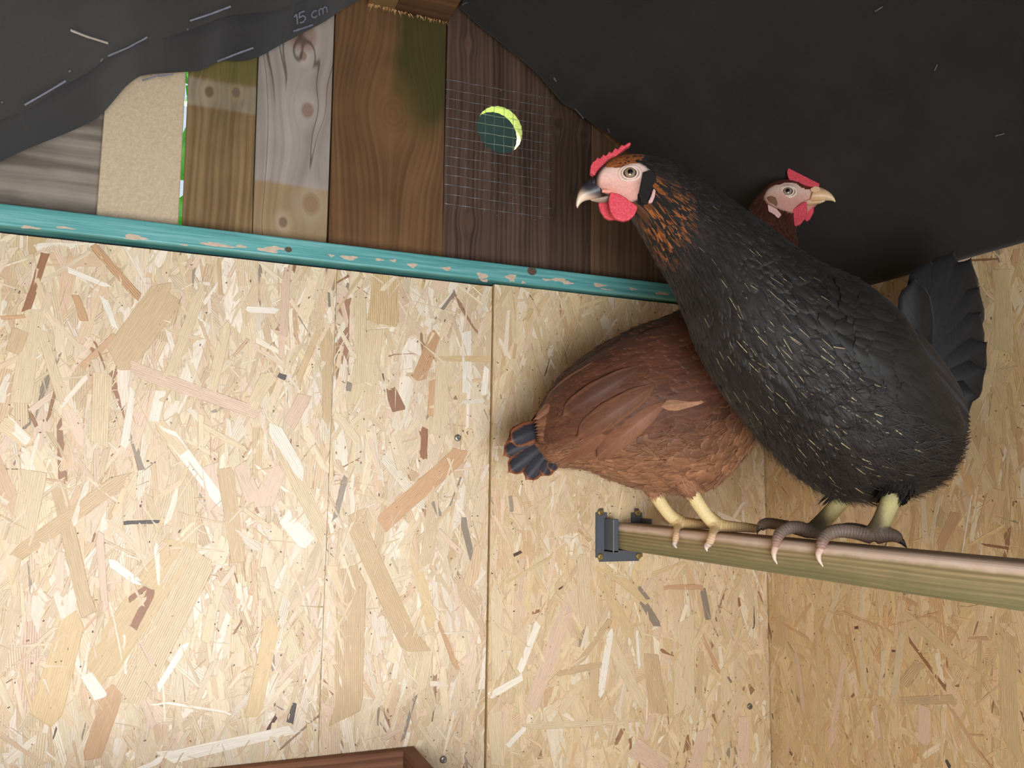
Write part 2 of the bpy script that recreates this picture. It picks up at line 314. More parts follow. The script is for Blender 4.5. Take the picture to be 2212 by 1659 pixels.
XC = 0.8154                                    # inside corner of the back and right walls
T7 = (0, 900, 2.011); T3 = (0, 500, 3.456); T4 = (520, 560, 3.456); T1 = (1050, 1180, 3.463); T2 = (1640, 1240, 3.867)
FE = [(T7, 1640, 500, 2015, 150, 74, 'o', .3), (T7, 700, 30, 960, 370, 50, 'w', 0), (T7, 1180, 40, 1430, 550, 62, 'c', .8), (T7, 980, 215, 1040, 620, 55, 't', .3),
      (T7, 1040, 200, 1110, 370, 55, 'p', 0), (T7, 1210, 210, 1140, 400, 80, 'p', 0), (T7, 820, 500, 390, 1130, 115, 'y', .2), (T7, 870, 590, 555, 1240, 120, 'c', 1),
      (T7, 1530, 430, 1800, 1040, 80, 't', .6), (T7, 1530, 660, 1525, 1300, 110, 't', .7), (T7, 1800, 580, 1890, 920, 55, 'y', 0), (T7, 1190, 880, 1100, 1330, 60, 'y', .2),
      (T7, 500, 1170, 390, 1500, 70, 'o', 0), (T7, 680, 1500, 1310, 1360, 44, 'w', .3), (T7, 30, 630, 570, 240, 50, 't', .4), (T7, 240, 290, 380, 860, 50, 't', .2),
      (T7, 430, 490, 455, 860, 26, 'p', 0), (T7, 540, 462, 690, 456, 14, 'k', 0), (T7, 470, 625, 610, 730, 30, 'w', 0), (T7, 330, 840, 190, 1330, 90, 'y', .3),
      (T7, 1160, 1372, 1205, 1300, 17, 'm', 0), (T7, 1745, 1420, 1810, 1200, 16, 'g', 0), (T7, 1830, 60, 1850, 190, 36, 'b', 0), (T7, 1258, 1340, 1275, 1240, 26, 'k', 0),
      (T7, 690, 1238, 1000, 1282, 9, 'w', 0), (T7, 680, 1190, 810, 980, 26, 'w', 0), (T7, 370, 1120, 440, 1230, 46, 'w', 0), (T7, 2015, 455, 2060, 635, 26, 'g', 0),
      (T7, 1905, 880, 1990, 1100, 20, 'o', 0), (T7, 660, 760, 575, 930, 34, 'b', 0), (T7, 640, 740, 560, 800, 20, 'b', 0), (T7, 0, 20, 130, 110, 50, 'c', .3),
      (T7, 400, 1620, 700, 1500, 20, 'w', 0), (T7, 1830, 1200, 1880, 950, 40, 'c', .4), (T7, 150, 230, 90, 560, 80, 'c', .3), (T7, 1230, 430, 1340, 560, 60, 'w', 0),
      (T3, 345, 150, 205, 580, 46, 'b', 0), (T3, 480, 270, 815, 410, 36, 'w', 0), (T3, 680, 80, 1030, 490, 52, 'o', .9), (T3, 1520, 390, 1265, 1090, 70, 'c', .4),
      (T3, 930, 1000, 1980, 1390, 84, 'p', .4), (T3, 1280, 420, 860, 1010, 190, 't', .2), (T3, 1210, 1180, 1150, 1420, 62, 'w', .5), (T3, 870, 760, 620, 1000, 48, 'o', 0),
      (T3, 760, 1010, 745, 1600, 110, 'c', .5), (T3, 300, 700, 480, 1280, 66, 'c', .3), (T3, 1830, 580, 2080, 590, 46, 'w', .2), (T3, 1630, 200, 1640, 470, 34, 't', .3),
      (T3, 1500, 1440, 1850, 1640, 40, 'c', .3), (T3, 1180, 1420, 1380, 1659, 66, 'c', .3), (T3, 260, 560, 130, 1350, 110, 'c', .2), (T3, 560, 470, 630, 660, 44, 'o', 0),
      (T3, 0, 640, 190, 630, 26, 'o', 0), (T3, 90, 900, 160, 720, 90, 't', 0), (T3, 40, 1400, 220, 1590, 60, 'w', .3), (T3, 2110, 640, 2100, 940, 40, 'p', .3),
      (T3, 2000, 1050, 1860, 1340, 84, 'c', .4), (T3, 1700, 700, 1580, 1220, 66, 'c', .4), (T3, 1000, 1170, 925, 1640, 44, 'w', .3), (T3, 770, 490, 860, 720, 40, 'w', 0),
      (T4, 345, 110, 320, 560, 52, 'p', .4), (T4, 590, 500, 410, 930, 34, 't', 0), (T4, 1460, 540, 1320, 920, 96, 'o', .9), (T4, 1520, 640, 1500, 1300, 100, 'c', .4),
      (T4, 1700, 540, 1690, 1020, 76, 'w', .5), (T4, 1440, 890, 1420, 1160, 52, 'o', .2), (T4, 1110, 960, 1190, 1130, 90, 'b', .3), (T4, 890, 240, 900, 900, 90, 'c', .8),
      (T4, 1080, 120, 1070, 480, 190, 'y', 1), (T4, 1020, 500, 960, 1180, 120, 'c', .7), (T4, 640, 540, 650, 1250, 80, 't', .4), (T4, 240, 840, 60, 1110, 80, 'c', .4),
      (T4, 900, 120, 660, 430, 30, 't', .2), (T4, 810, 120, 700, 175, 16, 'b', 0), (T4, 1610, 230, 1510, 380, 26, 'g', 0), (T4, 1062, 848, 1075, 910, 13, 'd', 0),
      (T4, 790, 945, 835, 950, 60, 'g', 0), (T4, 285, 860, 340, 885, 36, 'k', 0), (T4, 1380, 1250, 1365, 1490, 52, 'b', .3), (T4, 240, 1230, 480, 1640, 84, 'w', .8),
      (T4, 1440, 745, 1980, 760, 44, 'y', .4), (T4, 660, 200, 810, 250, 80, 'p', 0), (T4, 480, 1000, 360, 1250, 90, 'p', .5), (T4, 1420, 150, 1560, 200, 120, 'p', .3),
      (T4, 660, 240, 668, 350, 18, 'g', 0), (T4, 1340, 1200, 1250, 1300, 40, 'c', 0), (T4, 700, 1140, 900, 1380, 60, 'c', .2), (T4, 1840, 800, 1820, 1020, 50, 'w', .4),
      (T1, 640, 350, 320, 1220, 110, 'p', .4), (T1, 720, 30, 770, 640, 150, 'c', 1), (T1, 850, 130, 1240, 420, 70, 'y', .2), (T1, 1130, 300, 1210, 400, 40, 'g', 0),
      (T1, 1150, 390, 1285, 600, 60, 'g', .2), (T1, 1210, 220, 1500, 110, 40, 'y', .2), (T1, 1320, 305, 1610, 300, 44, 'o', 0), (T1, 1610, 300, 1660, 550, 58, 'g', 0),
      (T1, 1480, 530, 1460, 1240, 190, 'c', .4), (T1, 880, 620, 1170, 1210, 90, 'c', .2), (T1, 830, 210, 1080, 700, 90, 'y', .3), (T1, 920, 560, 690, 870, 44, 't', .9),
      (T1, 930, 600, 850, 1150, 60, 'w', 0), (T1, 270, 1345, 1080, 1300, 56, 'c', .4), (T1, 10, 1120, 270, 980, 56, 'w', .3), (T1, 390, 570, 240, 950, 60, 'w', .3),
      (T1, 500, 960, 860, 880, 50, 't', .3), (T1, 1230, 800, 1280, 1260, 150, 't', .8), (T1, 1600, 640, 1740, 950, 34, 'o', .4), (T1, 1600, 780, 1580, 1150, 60, 't', .8),
      (T1, 70, 300, 90, 990, 110, 'c', .2), (T1, 200, 70, 260, 40, 24, 'd', 0), (T1, 535, 325, 580, 290, 18, 'd', 0), (T1, 340, 500, 395, 480, 26, 'b', 0),
      (T1, 1930, 190, 2010, 560, 80, 'c', .9), (T1, 1995, 440, 2000, 600, 16, 'k', 0), (T1, 1800, 970, 1830, 1020, 22, 'g', 0), (T1, 1850, 1000, 2120, 1360, 26, 'y', 0),
      (T1, 1620, 1370, 1560, 1650, 130, 'p', .3), (T1, 1930, 1270, 1920, 1600, 130, 'p', .3), (T1, 290, 1350, 150, 1500, 40, 'w', 0), (T1, 1070, 1430, 1075, 1520, 26, 'b', 0),
      (T1, 1230, 1250, 1190, 1450, 60, 'p', .3), (T1, 800, 900, 800, 1280, 80, 't', .3), (T1, 1120, 640, 1140, 900, 30, 'w', 0), (T1, 430, 1260, 560, 1150, 50, 'c', .2),
      (T1, 1880, 380, 1890, 450, 26, 'b', 0), (T1, 60, 1220, 90, 1659, 110, 'c', .3), (T1, 1100, 1500, 1330, 1659, 150, 'p', .4), (T1, 130, 280, 480, 90, 26, 'y', 0)]
FS = [(T2, 735, 370, 850, 950, 34, 'o', .2), (T2, 680, 310, 1110, 490, 40, 'o', 0), (T2, 1090, 430, 1520, 310, 24, 'o', 0), (T2, 1160, 180, 1330, 260, 40, 'o', .3),
      (T2, 1200, 320, 1850, 880, 90, 'y', .2), (T2, 1260, 560, 1560, 960, 40, 'b', .3), (T2, 1400, 800, 1870, 1540, 44, 'o', .3), (T2, 1200, 930, 1350, 740, 110, 't', 1),
      (T2, 510, 480, 510, 1500, 110, 'y', .4), (T2, 820, 520, 900, 1000, 60, 'c', .2), (T2, 1040, 640, 1010, 1040, 60, 'c', 0), (T2, 1190, 450, 1120, 1100, 80, 'c', .2),
      (T2, 720, 660, 600, 1450, 80, 'p', .2), (T2, 1180, 1060, 1640, 1040, 90, 't', .3), (T2, 1390, 1100, 1380, 1400, 150, 'p', 0), (T2, 180, 340, 170, 620, 170, 'y', .9),
      (T2, 100, 360, 420, 540, 40, 'o', 0), (T2, 680, 90, 560, 430, 70, 'c', 0), (T2, 850, 120, 860, 350, 60, 'c', .2), (T2, 1430, 340, 1680, 520, 30, 'o', .3),
      (T2, 1800, 1110, 2060, 880, 20, 'y', 0), (T2, 1750, 1340, 1890, 1350, 20, 'o', 0), (T2, 1560, 1550, 1600, 1620, 40, 'k', 0), (T2, 2080, 560, 2100, 1500, 170, 'y', .3),
      (T2, 795, 445, 832, 445, 32, 'd', 0), (T2, 1110, 642, 1142, 642, 22, 'k', 0), (T2, 110, 1160, 120, 1215, 24, 'd', 0), (T2, 255, 1480, 275, 1520, 20, 'k', 0),
      (T2, 900, 780, 910, 825, 18, 'd', 0), (T2, 1750, 530, 1930, 535, 30, 'o', 0), (T2, 1640, 935, 1680, 930, 20, 'b', 0), (T2, 300, 600, 380, 1180, 70, 'p', .2),
      (T2, 960, 1100, 1000, 1380, 60, 'p', 0), (T2, 620, 480, 720, 690, 40, 'y', .3), (T2, 2170, 800, 2190, 830, 14, 'k', 0), (T2, 770, 1030, 800, 1000, 30, 'b', .5),
      ((1812, 460, 5.53), 1540, 570, 1900, 550, 30, 'b', 0), ((1812, 460, 5.53), 1950, 700, 1990, 1600, 260, 'y', .1), ((1812, 460, 5.53), 1530, 660, 1790, 1120, 90, 't', .6),
      ((1812, 460, 5.53), 1860, 560, 1850, 900, 70, 'o', .2), ((1812, 460, 5.53), 2140, 420, 2110, 640, 110, 'o', .2),
      ((1812, 1060, 5.53), 240, 400, 400, 460, 60, 'o', 0), ((1812, 1060, 5.53), 1010, 80, 1030, 600, 100, 'c', .2), ((1812, 1060, 5.53), 1200, 60, 1090, 640, 70, 'c', .2),
      ((1812, 1060, 5.53), 1420, 230, 1200, 700, 150, 'o', .1), ((1812, 1060, 5.53), 1720, 640, 2060, 690, 36, 'b', 0), ((1812, 1060, 5.53), 1590, 40, 1480, 720, 24, 'w', 0),
      ((1812, 1060, 5.53), 1780, 20, 1640, 500, 26, 'o', 0), ((1812, 1060, 5.53), 880, 180, 900, 300, 60, 'o', 0), ((1812, 1060, 5.53), 1250, 260, 1200, 420, 110, 't', .8)]
def feat(lst, plane):
    out = []
    for (T, x0, y0, x1, y1, wd, c, rg) in lst:
        p = [(T[0]+x/T[2], T[1]+y/T[2]) for x, y in ((x0, y0), (x1, y1))]
        q = [onY(a, b, 0.0) if plane == 'Y' else onX(a, b, XC) for a, b in p]
        mm = 0.00060 if plane == 'Y' else 0.00046
        ij = [(v[0], v[2]) if plane == 'Y' else (-v[1], v[2]) for v in q]
        out.append((ij[0], ij[1], wd/T[2]*mm, c, rg))
    return out
fe = feat(FE, 'Y'); fs = feat(FS, 'X')
ZT, ZB = 0.2665, -0.70
J1, J2 = 0.1758, 0.3815                        # joints between the boards of the back wall
wall_back = tag(empty('wall_back', (0.25, 0.02, ZB)), 'gable end wall of strand boards below and salvaged planks above', kind='structure')
EX, EY, EZ = np.eye(3)
def pick(a, b): return [f for f in fe if a <= (f[0][0]+f[1][0])/2 < b]
fr_l = (np.array([0, 0.0035, 0.0]), EX, EZ, -EY)
fr_r = (np.array([0, -0.0015, 0.0]), EX, EZ, -EY)
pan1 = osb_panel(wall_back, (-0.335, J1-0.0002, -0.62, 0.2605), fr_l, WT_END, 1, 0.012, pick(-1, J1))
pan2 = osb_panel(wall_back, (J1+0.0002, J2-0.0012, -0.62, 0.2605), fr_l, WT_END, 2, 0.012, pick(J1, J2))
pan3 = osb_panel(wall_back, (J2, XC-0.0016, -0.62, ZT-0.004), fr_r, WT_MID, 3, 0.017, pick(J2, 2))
wall_right = tag(empty('wall_right', (XC, -0.5, ZB)), 'side wall of yellowish strand board behind the tail of the black hen', kind='structure')
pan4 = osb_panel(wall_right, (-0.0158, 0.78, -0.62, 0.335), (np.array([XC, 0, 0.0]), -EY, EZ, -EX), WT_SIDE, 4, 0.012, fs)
box('corner_gap_strip', (XC-0.030, 0.0158, -0.70), (XC+0.013, 0.034, 0.262), plain('corner_shade', (52, 46, 40), 0.9), wall_right)  # added dark strip behind the corner gap, blocks outside light, keeps the seam dark
at_base(wall_back); at_base(wall_right)

M_ZINC = plain('zinc_screw', (150, 148, 140), 0.35, 0.5, 0.9, 0.25, 400)
M_BRASS = plain('yellow_zinc_screw', (176, 156, 104), 0.35, 0.5, 0.85, 0.25, 400)
def screw(name, c, n, r, mat, parent, up=EZ):
    """countersunk pan head with a cross recess"""
    n = nrm(n); u = nrm(np.cross(up, n)); v = np.cross(n, u); V = []; Fc = []
    N = 24; prof = [(1.0, 0.0), (0.96, 0.25), (0.80, 0.40), (0.55, 0.46)]
    for (rr, h) in prof:
        for k in range(N):
            a = 2*math.pi*k/N; V.append(c+r*rr*(u*math.cos(a)+v*math.sin(a))+n*h*r)
    for i in range(len(prof)-1):
        for k in range(N): Fc.append((i*N+k, i*N+(k+1) % N, (i+1)*N+(k+1) % N, (i+1)*N+k))
    b = len(V)                                  # the cross: recessed floor
    for k in range(N):
        a = 2*math.pi*k/N; m = abs(math.cos(2*a+0.6)); q = 0.5*(0.35+0.65*m**1.5)
        V.append(c+r*q*(u*math.cos(a)+v*math.sin(a))+n*0.44*r)
    for k in range(N): Fc.append(((len(prof)-1)*N+k, (len(prof)-1)*N+(k+1) % N, b+(k+1) % N, b+k))
    d = len(V)
    for k in range(N):
        a = 2*math.pi*k/N; m = abs(math.cos(2*a+0.6)); q = 0.42*(0.3+0.65*m**1.5)
        V.append(c+r*q*(u*math.cos(a)+v*math.sin(a))+n*0.10*r)
    for k in range(N): Fc.append((b+k, b+(k+1) % N, d+(k+1) % N, d+k))
    Fc.append(tuple(d+k for k in range(N)))
    return obj(name, V, Fc, mat, parent)
def pan_child(o, panel):
    o.parent = panel
for (px, py, pn, y) in ((989, 946, pan2, 0.0005), (958, 1641, pan2, 0.0005), (1620, 1526, pan3, -0.0042)):
    screw('screw', onY(px, py, y), -EY, 0.0042, M_ZINC, pn)

# ------------------------------------------------------------------ planks of the gable
YP = 0.022                                      # face of the planks
KN = (120, 82, 60)
def xz(px, py): q = onY(px, py, YP); return q[0], q[2]
def roof_z(x):                                  # underside of the roof boards
    return 0.72-abs(x-0.2530)*0.69
def pl(a, b):                                   # joint in the picture -> x at the plank face
    return xz(*a)[0], xz(*b)[0]
k1, k2, k3 = xz(655, 75), xz(665, 237), xz(655, 120)
MP = {
 'A': wood_mat('weathered_grey_board', (112, 102, 92), (182, 170, 154), 'X', 26, blotch=((96, 86, 78), 16, 0.5, 0.75, 0.6), seed=1),
 'B': None,
 'C': wood_mat('olive_pallet_board', (112, 88, 58), (158, 130, 92), 'Z', 60, zones=((xz(480, 238)[1], xz(480, 178)[1], (196, 180, 150), 0.85, 0.003),),
       moss=(xz(470, 130)[0], xz(470, 130)[1], 0.07, 0.03, (112, 110, 52), 0.7), blotch=((96, 80, 52), 11, 0.52, 0.75, 0.4), seed=2,
       knots=((xz(452, 198)[0], xz(452, 198)[1], 0.006, (92, 60, 48)), (xz(510, 200)[0], xz(510, 200)[1], 0.005, (120, 96, 84)))),
 'D': wood_mat('silver_grey_board', (148, 136, 126), (190, 178, 168), 'Z', 40, knots=((k1[0], k1[1], 0.019, (170, 122, 100)), (k2[0], k2[1], 0.0095, (160, 106, 74)), (k3[0], k3[1], 0.005, (150, 100, 80)),
       (xz(672, 440)[0], xz(672, 440)[1], 0.012, (168, 128, 92)), (xz(612, 480)[0], xz(612, 480)[1], 0.006, (110, 84, 64))),
       zones=((0.2, xz(630, 400)[1], (206, 170, 122), 0.9, 0.003),), cracks=0.7, fine=0.6, seed=3),
 'E': wood_mat('brown_stained_board', (98, 70, 46), (138, 102, 68), 'Z', 62, knots=((xz(850, 245)[0], xz(850, 245)[1], 0.022, (138, 100, 64)),),
       moss=(xz(915, 130)[0], xz(915, 130)[1], 0.052, 0.115, (74, 74, 34), 0.85), seed=4, streak=0.45, fine=0.75),
 'F': wood_mat('dark_brown_board', (62, 46, 38), (104, 82, 68), 'Z', 75, knots=((xz(1010, 95)[0], xz(1010, 95)[1], 0.004, KN), (xz(1010, 480)[0], xz(1010, 480)[1], 0.005, KN)), seed=5, streak=0.6, fine=1.2),
 'G': wood_mat('dark_board_with_knot', (60, 44, 37), (100, 78, 62), 'Z', 60, knots=((xz(1207, 266)[0], xz(1207, 266)[1], 0.0075, (62, 44, 36)), (xz(1262, 290)[0], xz(1262, 290)[1], 0.006, (74, 54, 42))), seed=6, cracks=0.8),
 'H': wood_mat('warm_brown_board', (80, 60, 44), (118, 92, 68), 'Z', 55, seed=7),
}
tb = NT('fibreboard', 0.8, 0.2); _p = tb.co()
_f = tb.add(tb.mul(tb.noise(_p, 260, 3.0), 0.5), tb.mul(tb.noise(_p, 900, 2.0), 0.5))
tb.base(tb.ramp(_f, [(0.35, lin((190, 168, 138))), (0.65, lin((216, 196, 166)))])); tb.bump(_f, 0.3, 0.0006); MP['B'] = tb.m
jA = xz(214, 350)[0]; jB = pl((402, 160), (390, 485)); jC = pl((557, 120), (546, 500)); jD = pl((722, 100), (708, 525))
jE = pl((966, 20), (956, 555)); jF = pl((1190, 210), (1182, 590)); jG = pl((1279, 300), (1276, 600))
def plank(mat, x0, x1, thick=0.020, y=YP, zb=0.266, hole=None):
    """x0, x1: (top, bottom) edge positions; the top is cut along the roof slope"""
    zt = 0.69
    def edge(xe, z): return xe[1]+(xe[0]-xe[1])*(z-0.26)/(0.55-0.26)
    if hole is None:
        pts = [(edge(x0, zb), zb), (edge(x1, zb), zb)]
        xt0, xt1 = x0[0], x1[0]
        tops = [(edge(x1, roof_z(xt1)), roof_z(xt1))]
        if xt0 < 0.253 < xt1: tops.append((0.253, roof_z(0.253)))
        tops.append((edge(x0, roof_z(xt0)), roof_z(xt0)))
        pts += tops
        bm = bmesh.new()
        f = bm.faces.new([bm.verts.new((p[0], y, p[1])) for p in pts])
        r = bmesh.ops.extrude_face_region(bm, geom=[f])
        for v in [g for g in r['geom'] if isinstance(g, bmesh.types.BMVert)]: v.co.y += thick
        bmesh.ops.recalc_face_normals(bm, faces=bm.faces)
        bmesh.ops.bevel(bm, geom=list(bm.edges), offset=0.0008, segments=1, affect='EDGES')
        return from_bm('plank', bm, mat, wall_back)
    (hx, hz, hr) = hole
    xa, xb = (x0[0]+x0[1])/2, (x1[0]+x1[1])/2
    def outer(a):
        dx, dz = math.cos(a), math.sin(a); ts = []
        if dx > 1e-9: ts.append((xb-hx)/dx)
        if dx < -1e-9: ts.append((xa-hx)/dx)
        if dz < -1e-9: ts.append((zb-hz)/dz)
        sl = -0.69                              # roof line on this side: z = 0.72 + sl*(x-0.253)
        den = dz-sl*dx
        if den > 1e-9: ts.append((0.72+sl*(hx-0.253)-hz)/den)
        t = min(v for v in ts if v > 0); return hx+t*dx, hz+t*dz
    angs = sorted(set([2*math.pi*k/64 for k in range(64)]+[math.atan2(q-hz, p-hx) % (2*math.pi) for p, q in ((xa, zb), (xb, zb), (xa, roof_z(xa)), (xb, roof_z(xb)))]))
    n = len(angs); V = []; Fc = []
    for yy in (y, y+thick):
        for a in angs: p = outer(a); V.append((p[0], yy, p[1]))
        for a in angs:
            j = 1+0.012*math.sin(a*23)+0.008*math.sin(a*41+1); V.append((hx+hr*j*math.cos(a), yy, hz+hr*j*math.sin(a)))
    for k in range(n):
        m = (k+1) % n
        Fc.append((k, n+k, n+m, m)); Fc.append((2*n+m, 3*n+m, 3*n+k, 2*n+k))
        Fc.append((m, 2*n+m, 2*n+k, k)); Fc.append((n+k, 3*n+k, 3*n+m, n+m))
    o = obj('plank', V, Fc, mat, wall_back)
    o.data.materials.append(M_RIM)
    for k, p in enumerate(o.data.polygons):
        if k % 4 == 3: p.material_index = 1
    return o
M_RIM = plain('fresh_sawn_wood', (228, 226, 168), 0.8, 0.2, 0, 0.12, 300)
HOLE = (xz(1080, 280)[0], xz(1080, 280)[1], 0.0335)
g = 0.0006
plank(MP['A'], (-0.34, -0.34), (jA+0.010, jA+0.010), 0.018, YP+0.0145)
plank(MP['B'], (jA+0.0015, jA+0.0015), (jB[0]-0.0012, jB[1]-0.0022), 0.016, YP-0.002)
plank(MP['C'], (jB[0]+0.0012, jB[1]+0.0020), (jC[0]-g, jC[1]-g*1.2), 0.018, YP)
plank(MP['D'], (jC[0]+g, jC[1]+g*1.2), (jD[0]-g, jD[1]-0.0010), 0.020, YP+0.001)
plank(MP['E'], (jD[0]+g, jD[1]+0.0010), (jE[0]-0.0004, jE[1]-0.0004), 0.022, YP-0.001)
plank(MP['F'], (jE[0]+0.0004, jE[1]+0.0004), (jF[0]-0.0003, jF[1]-0.0003), 0.020, YP, hole=HOLE)
plank(MP['G'], (jF[0]+0.0003, jF[1]+0.0003), (jG[0]-0.0003, jG[1]-0.0003), 0.020, YP+0.002)
plank(MP['H'], (jG[0]+0.0003, jG[1]+0.0003), (0.735, 0.735), 0.020, YP+0.001)
plank(MP['F'], (0.7355, 0.7355), (0.83, 0.83), 0.020, YP)
at_base(wall_back)

box('gap_shade_strip', (-0.335, 0.0165, 0.20), (XC, 0.040, 0.2655), plain('gap_shade', (44, 46, 48), 0.9), wall_back)  # added dark strip, stands in for shade in the gap under the batten
at_base(wall_back)

# ------------------------------------------------------------------ teal batten across the wall
tt_ = NT('teal_paint', 0.42, 0.4); X, Y, Z = tt_.xyz(tt_.co())
_a = tt_.noise(tt_.vec(tt_.mul(X, 7), tt_.mul(Y, 60), tt_.mul(Z, 260)), 1.0, 4.0, 0.6)
_b = tt_.noise(tt_.vec(tt_.mul(X, 30), 0.0, tt_.mul(Z, 900)), 1.0, 2.0)
_c = tt_.ramp(tt_.add(tt_.mul(_a, 0.7), tt_.mul(_b, 0.3)), [(0.3, lin((70, 134, 132))), (0.5, lin((96, 166, 164))), (0.74, lin((142, 198, 196)))])
tt_.base(_c); tt_.bump(_a, 0.25, 0.0008)
trim = tag(box('trim_1', (-0.335, -0.0105, 0.2655), (XC-0.001, YP+0.006, 0.2895), tt_.m, None, 0.0022, 3), 'teal painted batten with flaking paint between strand board and planks', kind='structure')
M_BARE = plain('bare_wood', (206, 184, 162), 0.8, 0.2, 0, 0.12, 200)
chips = [(64, 491, 34, 6), (140, 492, 30, 5), (292, 513, 40, 11), (398, 529, 14, 3), (470, 529, 62, 8), (520, 532, 22, 6), (580, 540, 46, 13), (598, 536, 30, 8), (716, 552, 12, 5),
         (752, 556, 36, 9), (820, 561, 20, 5), (850, 563, 14, 6), (890, 573, 22, 10), (964, 580, 22, 9), (1042, 596, 26, 14), (1046, 606, 20, 6), (1104, 600, 26, 17), (1130, 610, 10, 6),
         (1210, 605, 50, 9), (1225, 611, 34, 8), (1295, 616, 34, 9), (1310, 625, 40, 3), (1366, 624, 20, 7), (1430, 634, 40, 7), (440, 525, 16, 3), (1180, 604, 22, 5)]
V, Fc = [], []
for (px, py, wd, hh) in chips:
    c = onY(px, py, -0.0106); c[1] = -0.0106; b = len(V); N = 18; ph = random.uniform(0, 6)
    for k in range(N):
        a = 2*math.pi*k/N; j = 1+0.25*math.sin(3*a+ph)+0.22*random.uniform(-1, 1)
        V.append((c[0]+math.cos(a)*wd*0.5*0.00056*j, c[1], c[2]-0.00006*wd*0.5*math.cos(a)*0.0+math.sin(a)*hh*0.5*0.00056*j))
    V.append((c[0], c[1]-0.00012, c[2]))
    for k in range(N): Fc.append((b+k, b+(k+1) % N, b+N))
tag(obj('bare_patches', V, Fc, M_BARE, trim), 'patches of bare wood where the teal paint flaked off', kind='stuff')
M_KNOT = plain('painted_over_knot', (96, 84, 70), 0.7, 0.2, 0, 0.3, 500)
for (px, py, r) in ((623, 539, 0.0042), (1149, 592, 0.0070)):
    c = onY(px, py, -0.0106); V, Fc = [], []
    for (rr, h) in ((1, 0), (0.85, 0.0007), (0.55, 0.0004), (0.3, 0.0010)):
        for k in range(20): a = 2*math.pi*k/20; V.append((c[0]+r*rr*math.cos(a), -0.0104-h, c[2]+(0.004 if px > 1000 else 0)+min(r*rr*0.8*math.sin(a), 0.0062 if px > 1000 else 1)))
    for i in range(3):
        for k in range(20): Fc.append((i*20+k, i*20+(k+1) % 20, (i+1)*20+(k+1) % 20, (i+1)*20+k))
    Fc.append(tuple(60+k for k in range(20)))
    obj('knot', V, Fc, M_KNOT, trim)

# ------------------------------------------------------------------ shell that closes the coop: floor, far walls, roof
M_BED = NT('straw_bedding', 0.85, 0.1); _p = M_BED.co(); _f = M_BED.add(M_BED.mul(M_BED.noise(_p, 40, 4, 0.6, 2.0), 0.6), M_BED.mul(M_BED.noise(_p, 220, 3), 0.4))
M_BED.base(M_BED.ramp(_f, [(0.3, lin((104, 88, 66))), (0.65, lin((184, 164, 130)))])); M_BED.bump(_f, 0.8, 0.01)
M_SHELL = wood_mat('raw_board', (186, 152, 110), (222, 192, 150), 'Z', 40, seed=12)
tag(box('floor', (-0.36, -1.5, ZB-0.02), (XC+0.02, 0.04, ZB), M_BED.m), 'straw covered floor of the hen coop', kind='structure')
tag(box('wall_left', (-0.365, -1.5, ZB), (-0.345, 0.05, 0.24), M_SHELL), 'plain boarded left wall of the coop', kind='structure')
def strip(name, quads, mat, **kw):
    bm = bmesh.new()
    for lo, hi in quads: box_bm(bm, lo, hi)
    return tag(from_bm(name, bm, mat), **kw)
strip('wall_front', [((-0.36, -1.44, ZB), (-0.30, -1.42, 0.24)), ((0.30, -1.44, ZB), (XC+0.01, -1.42, 0.24)), ((-0.30, -1.44, ZB), (0.30, -1.42, -0.52)), ((-0.30, -1.44, 0.16), (0.30, -1.42, 0.24))],
      M_SHELL, label='front wall with the open door that lets the daylight in', kind='structure')
V = []; Fc = []
M_ROOF = wood_mat('roof_board', (120, 92, 66), (160, 126, 92), 'Y', 40, seed=14)
for yy in (-1.5, 0.10):
    for (x, dz) in ((-0.42, 0), (0.253, 0), (0.92, 0), (0.92, 0.02), (0.253, 0.026), (-0.42, 0.02)): V.append((x, yy, roof_z(x)+dz+0.002))
for i in range(6): j = (i+1) % 6; Fc.append((i, j, 6+j, 6+i))
Fc += [(5, 4, 1, 0), (4, 3, 2, 1), (6, 7, 10, 11), (7, 8, 9, 10)]
tag(obj('ceiling', V, Fc, M_ROOF), 'boarded gable roof above the black lining', kind='structure')
# side wall upper strip behind the lining and eaves boards
strip('trim_2', [((XC+0.001, -1.5, 0.31), (XC+0.013, 0.0, 0.335)), ((-0.365, -1.5, 0.24), (-0.345, 0.05, 0.31))], M_SHELL, label='wall plates under the eaves behind the lining', kind='structure')

# ridge beam: its sawn end stops just short of the planks, underside and frayed edge in view
bx0, bx1 = 0.2035, 0.3135
M_BEAM = wood_mat('rough_sawn_beam', (104, 76, 52), (176, 140, 98), 'Y', 50, blotch=((70, 44, 32), 14, 0.5, 0.68, 0.8), seed=15)
beam = empty('ridge_beam', (0.2585, -0.7, 0.623))
box('beam_half', (bx0, -1.4, 0.6235), (0.2400, 0.016, 0.70), M_BEAM, beam, 0.001, 1)
M_BEAM2 = wood_mat('dark_sawn_beam', (84, 58, 40), (150, 112, 76), 'Y', 50, blotch=((54, 30, 24), 18, 0.48, 0.62, 0.9), seed=16)
box('beam_half', (0.2405, -1.4, 0.6228), (bx1, 0.016, 0.70), M_BEAM2, beam, 0.001, 1)
V, Fc = [], []
for k in range(120):                            # splintered saw fibres along the end
    x = random.uniform(bx0, bx1); L = random.uniform(0.002, 0.006)*(2.2 if random.random() < 0.06 else 1); wd = random.uniform(0.0005, 0.0014); b = len(V)
    y = random.uniform(0.012, 0.0165); sx = random.uniform(-0.6, 0.9)*L
    V += [(x-wd, y, 0.6245), (x+wd, y, 0.6245), (x+sx, y+random.uniform(-0.002, 0.002), 0.6235-L), (x, y+0.001, 0.6245)]; Fc += [(b, b+1, b+2), (b+1, b+3, b+2), (b+3, b, b+2)]
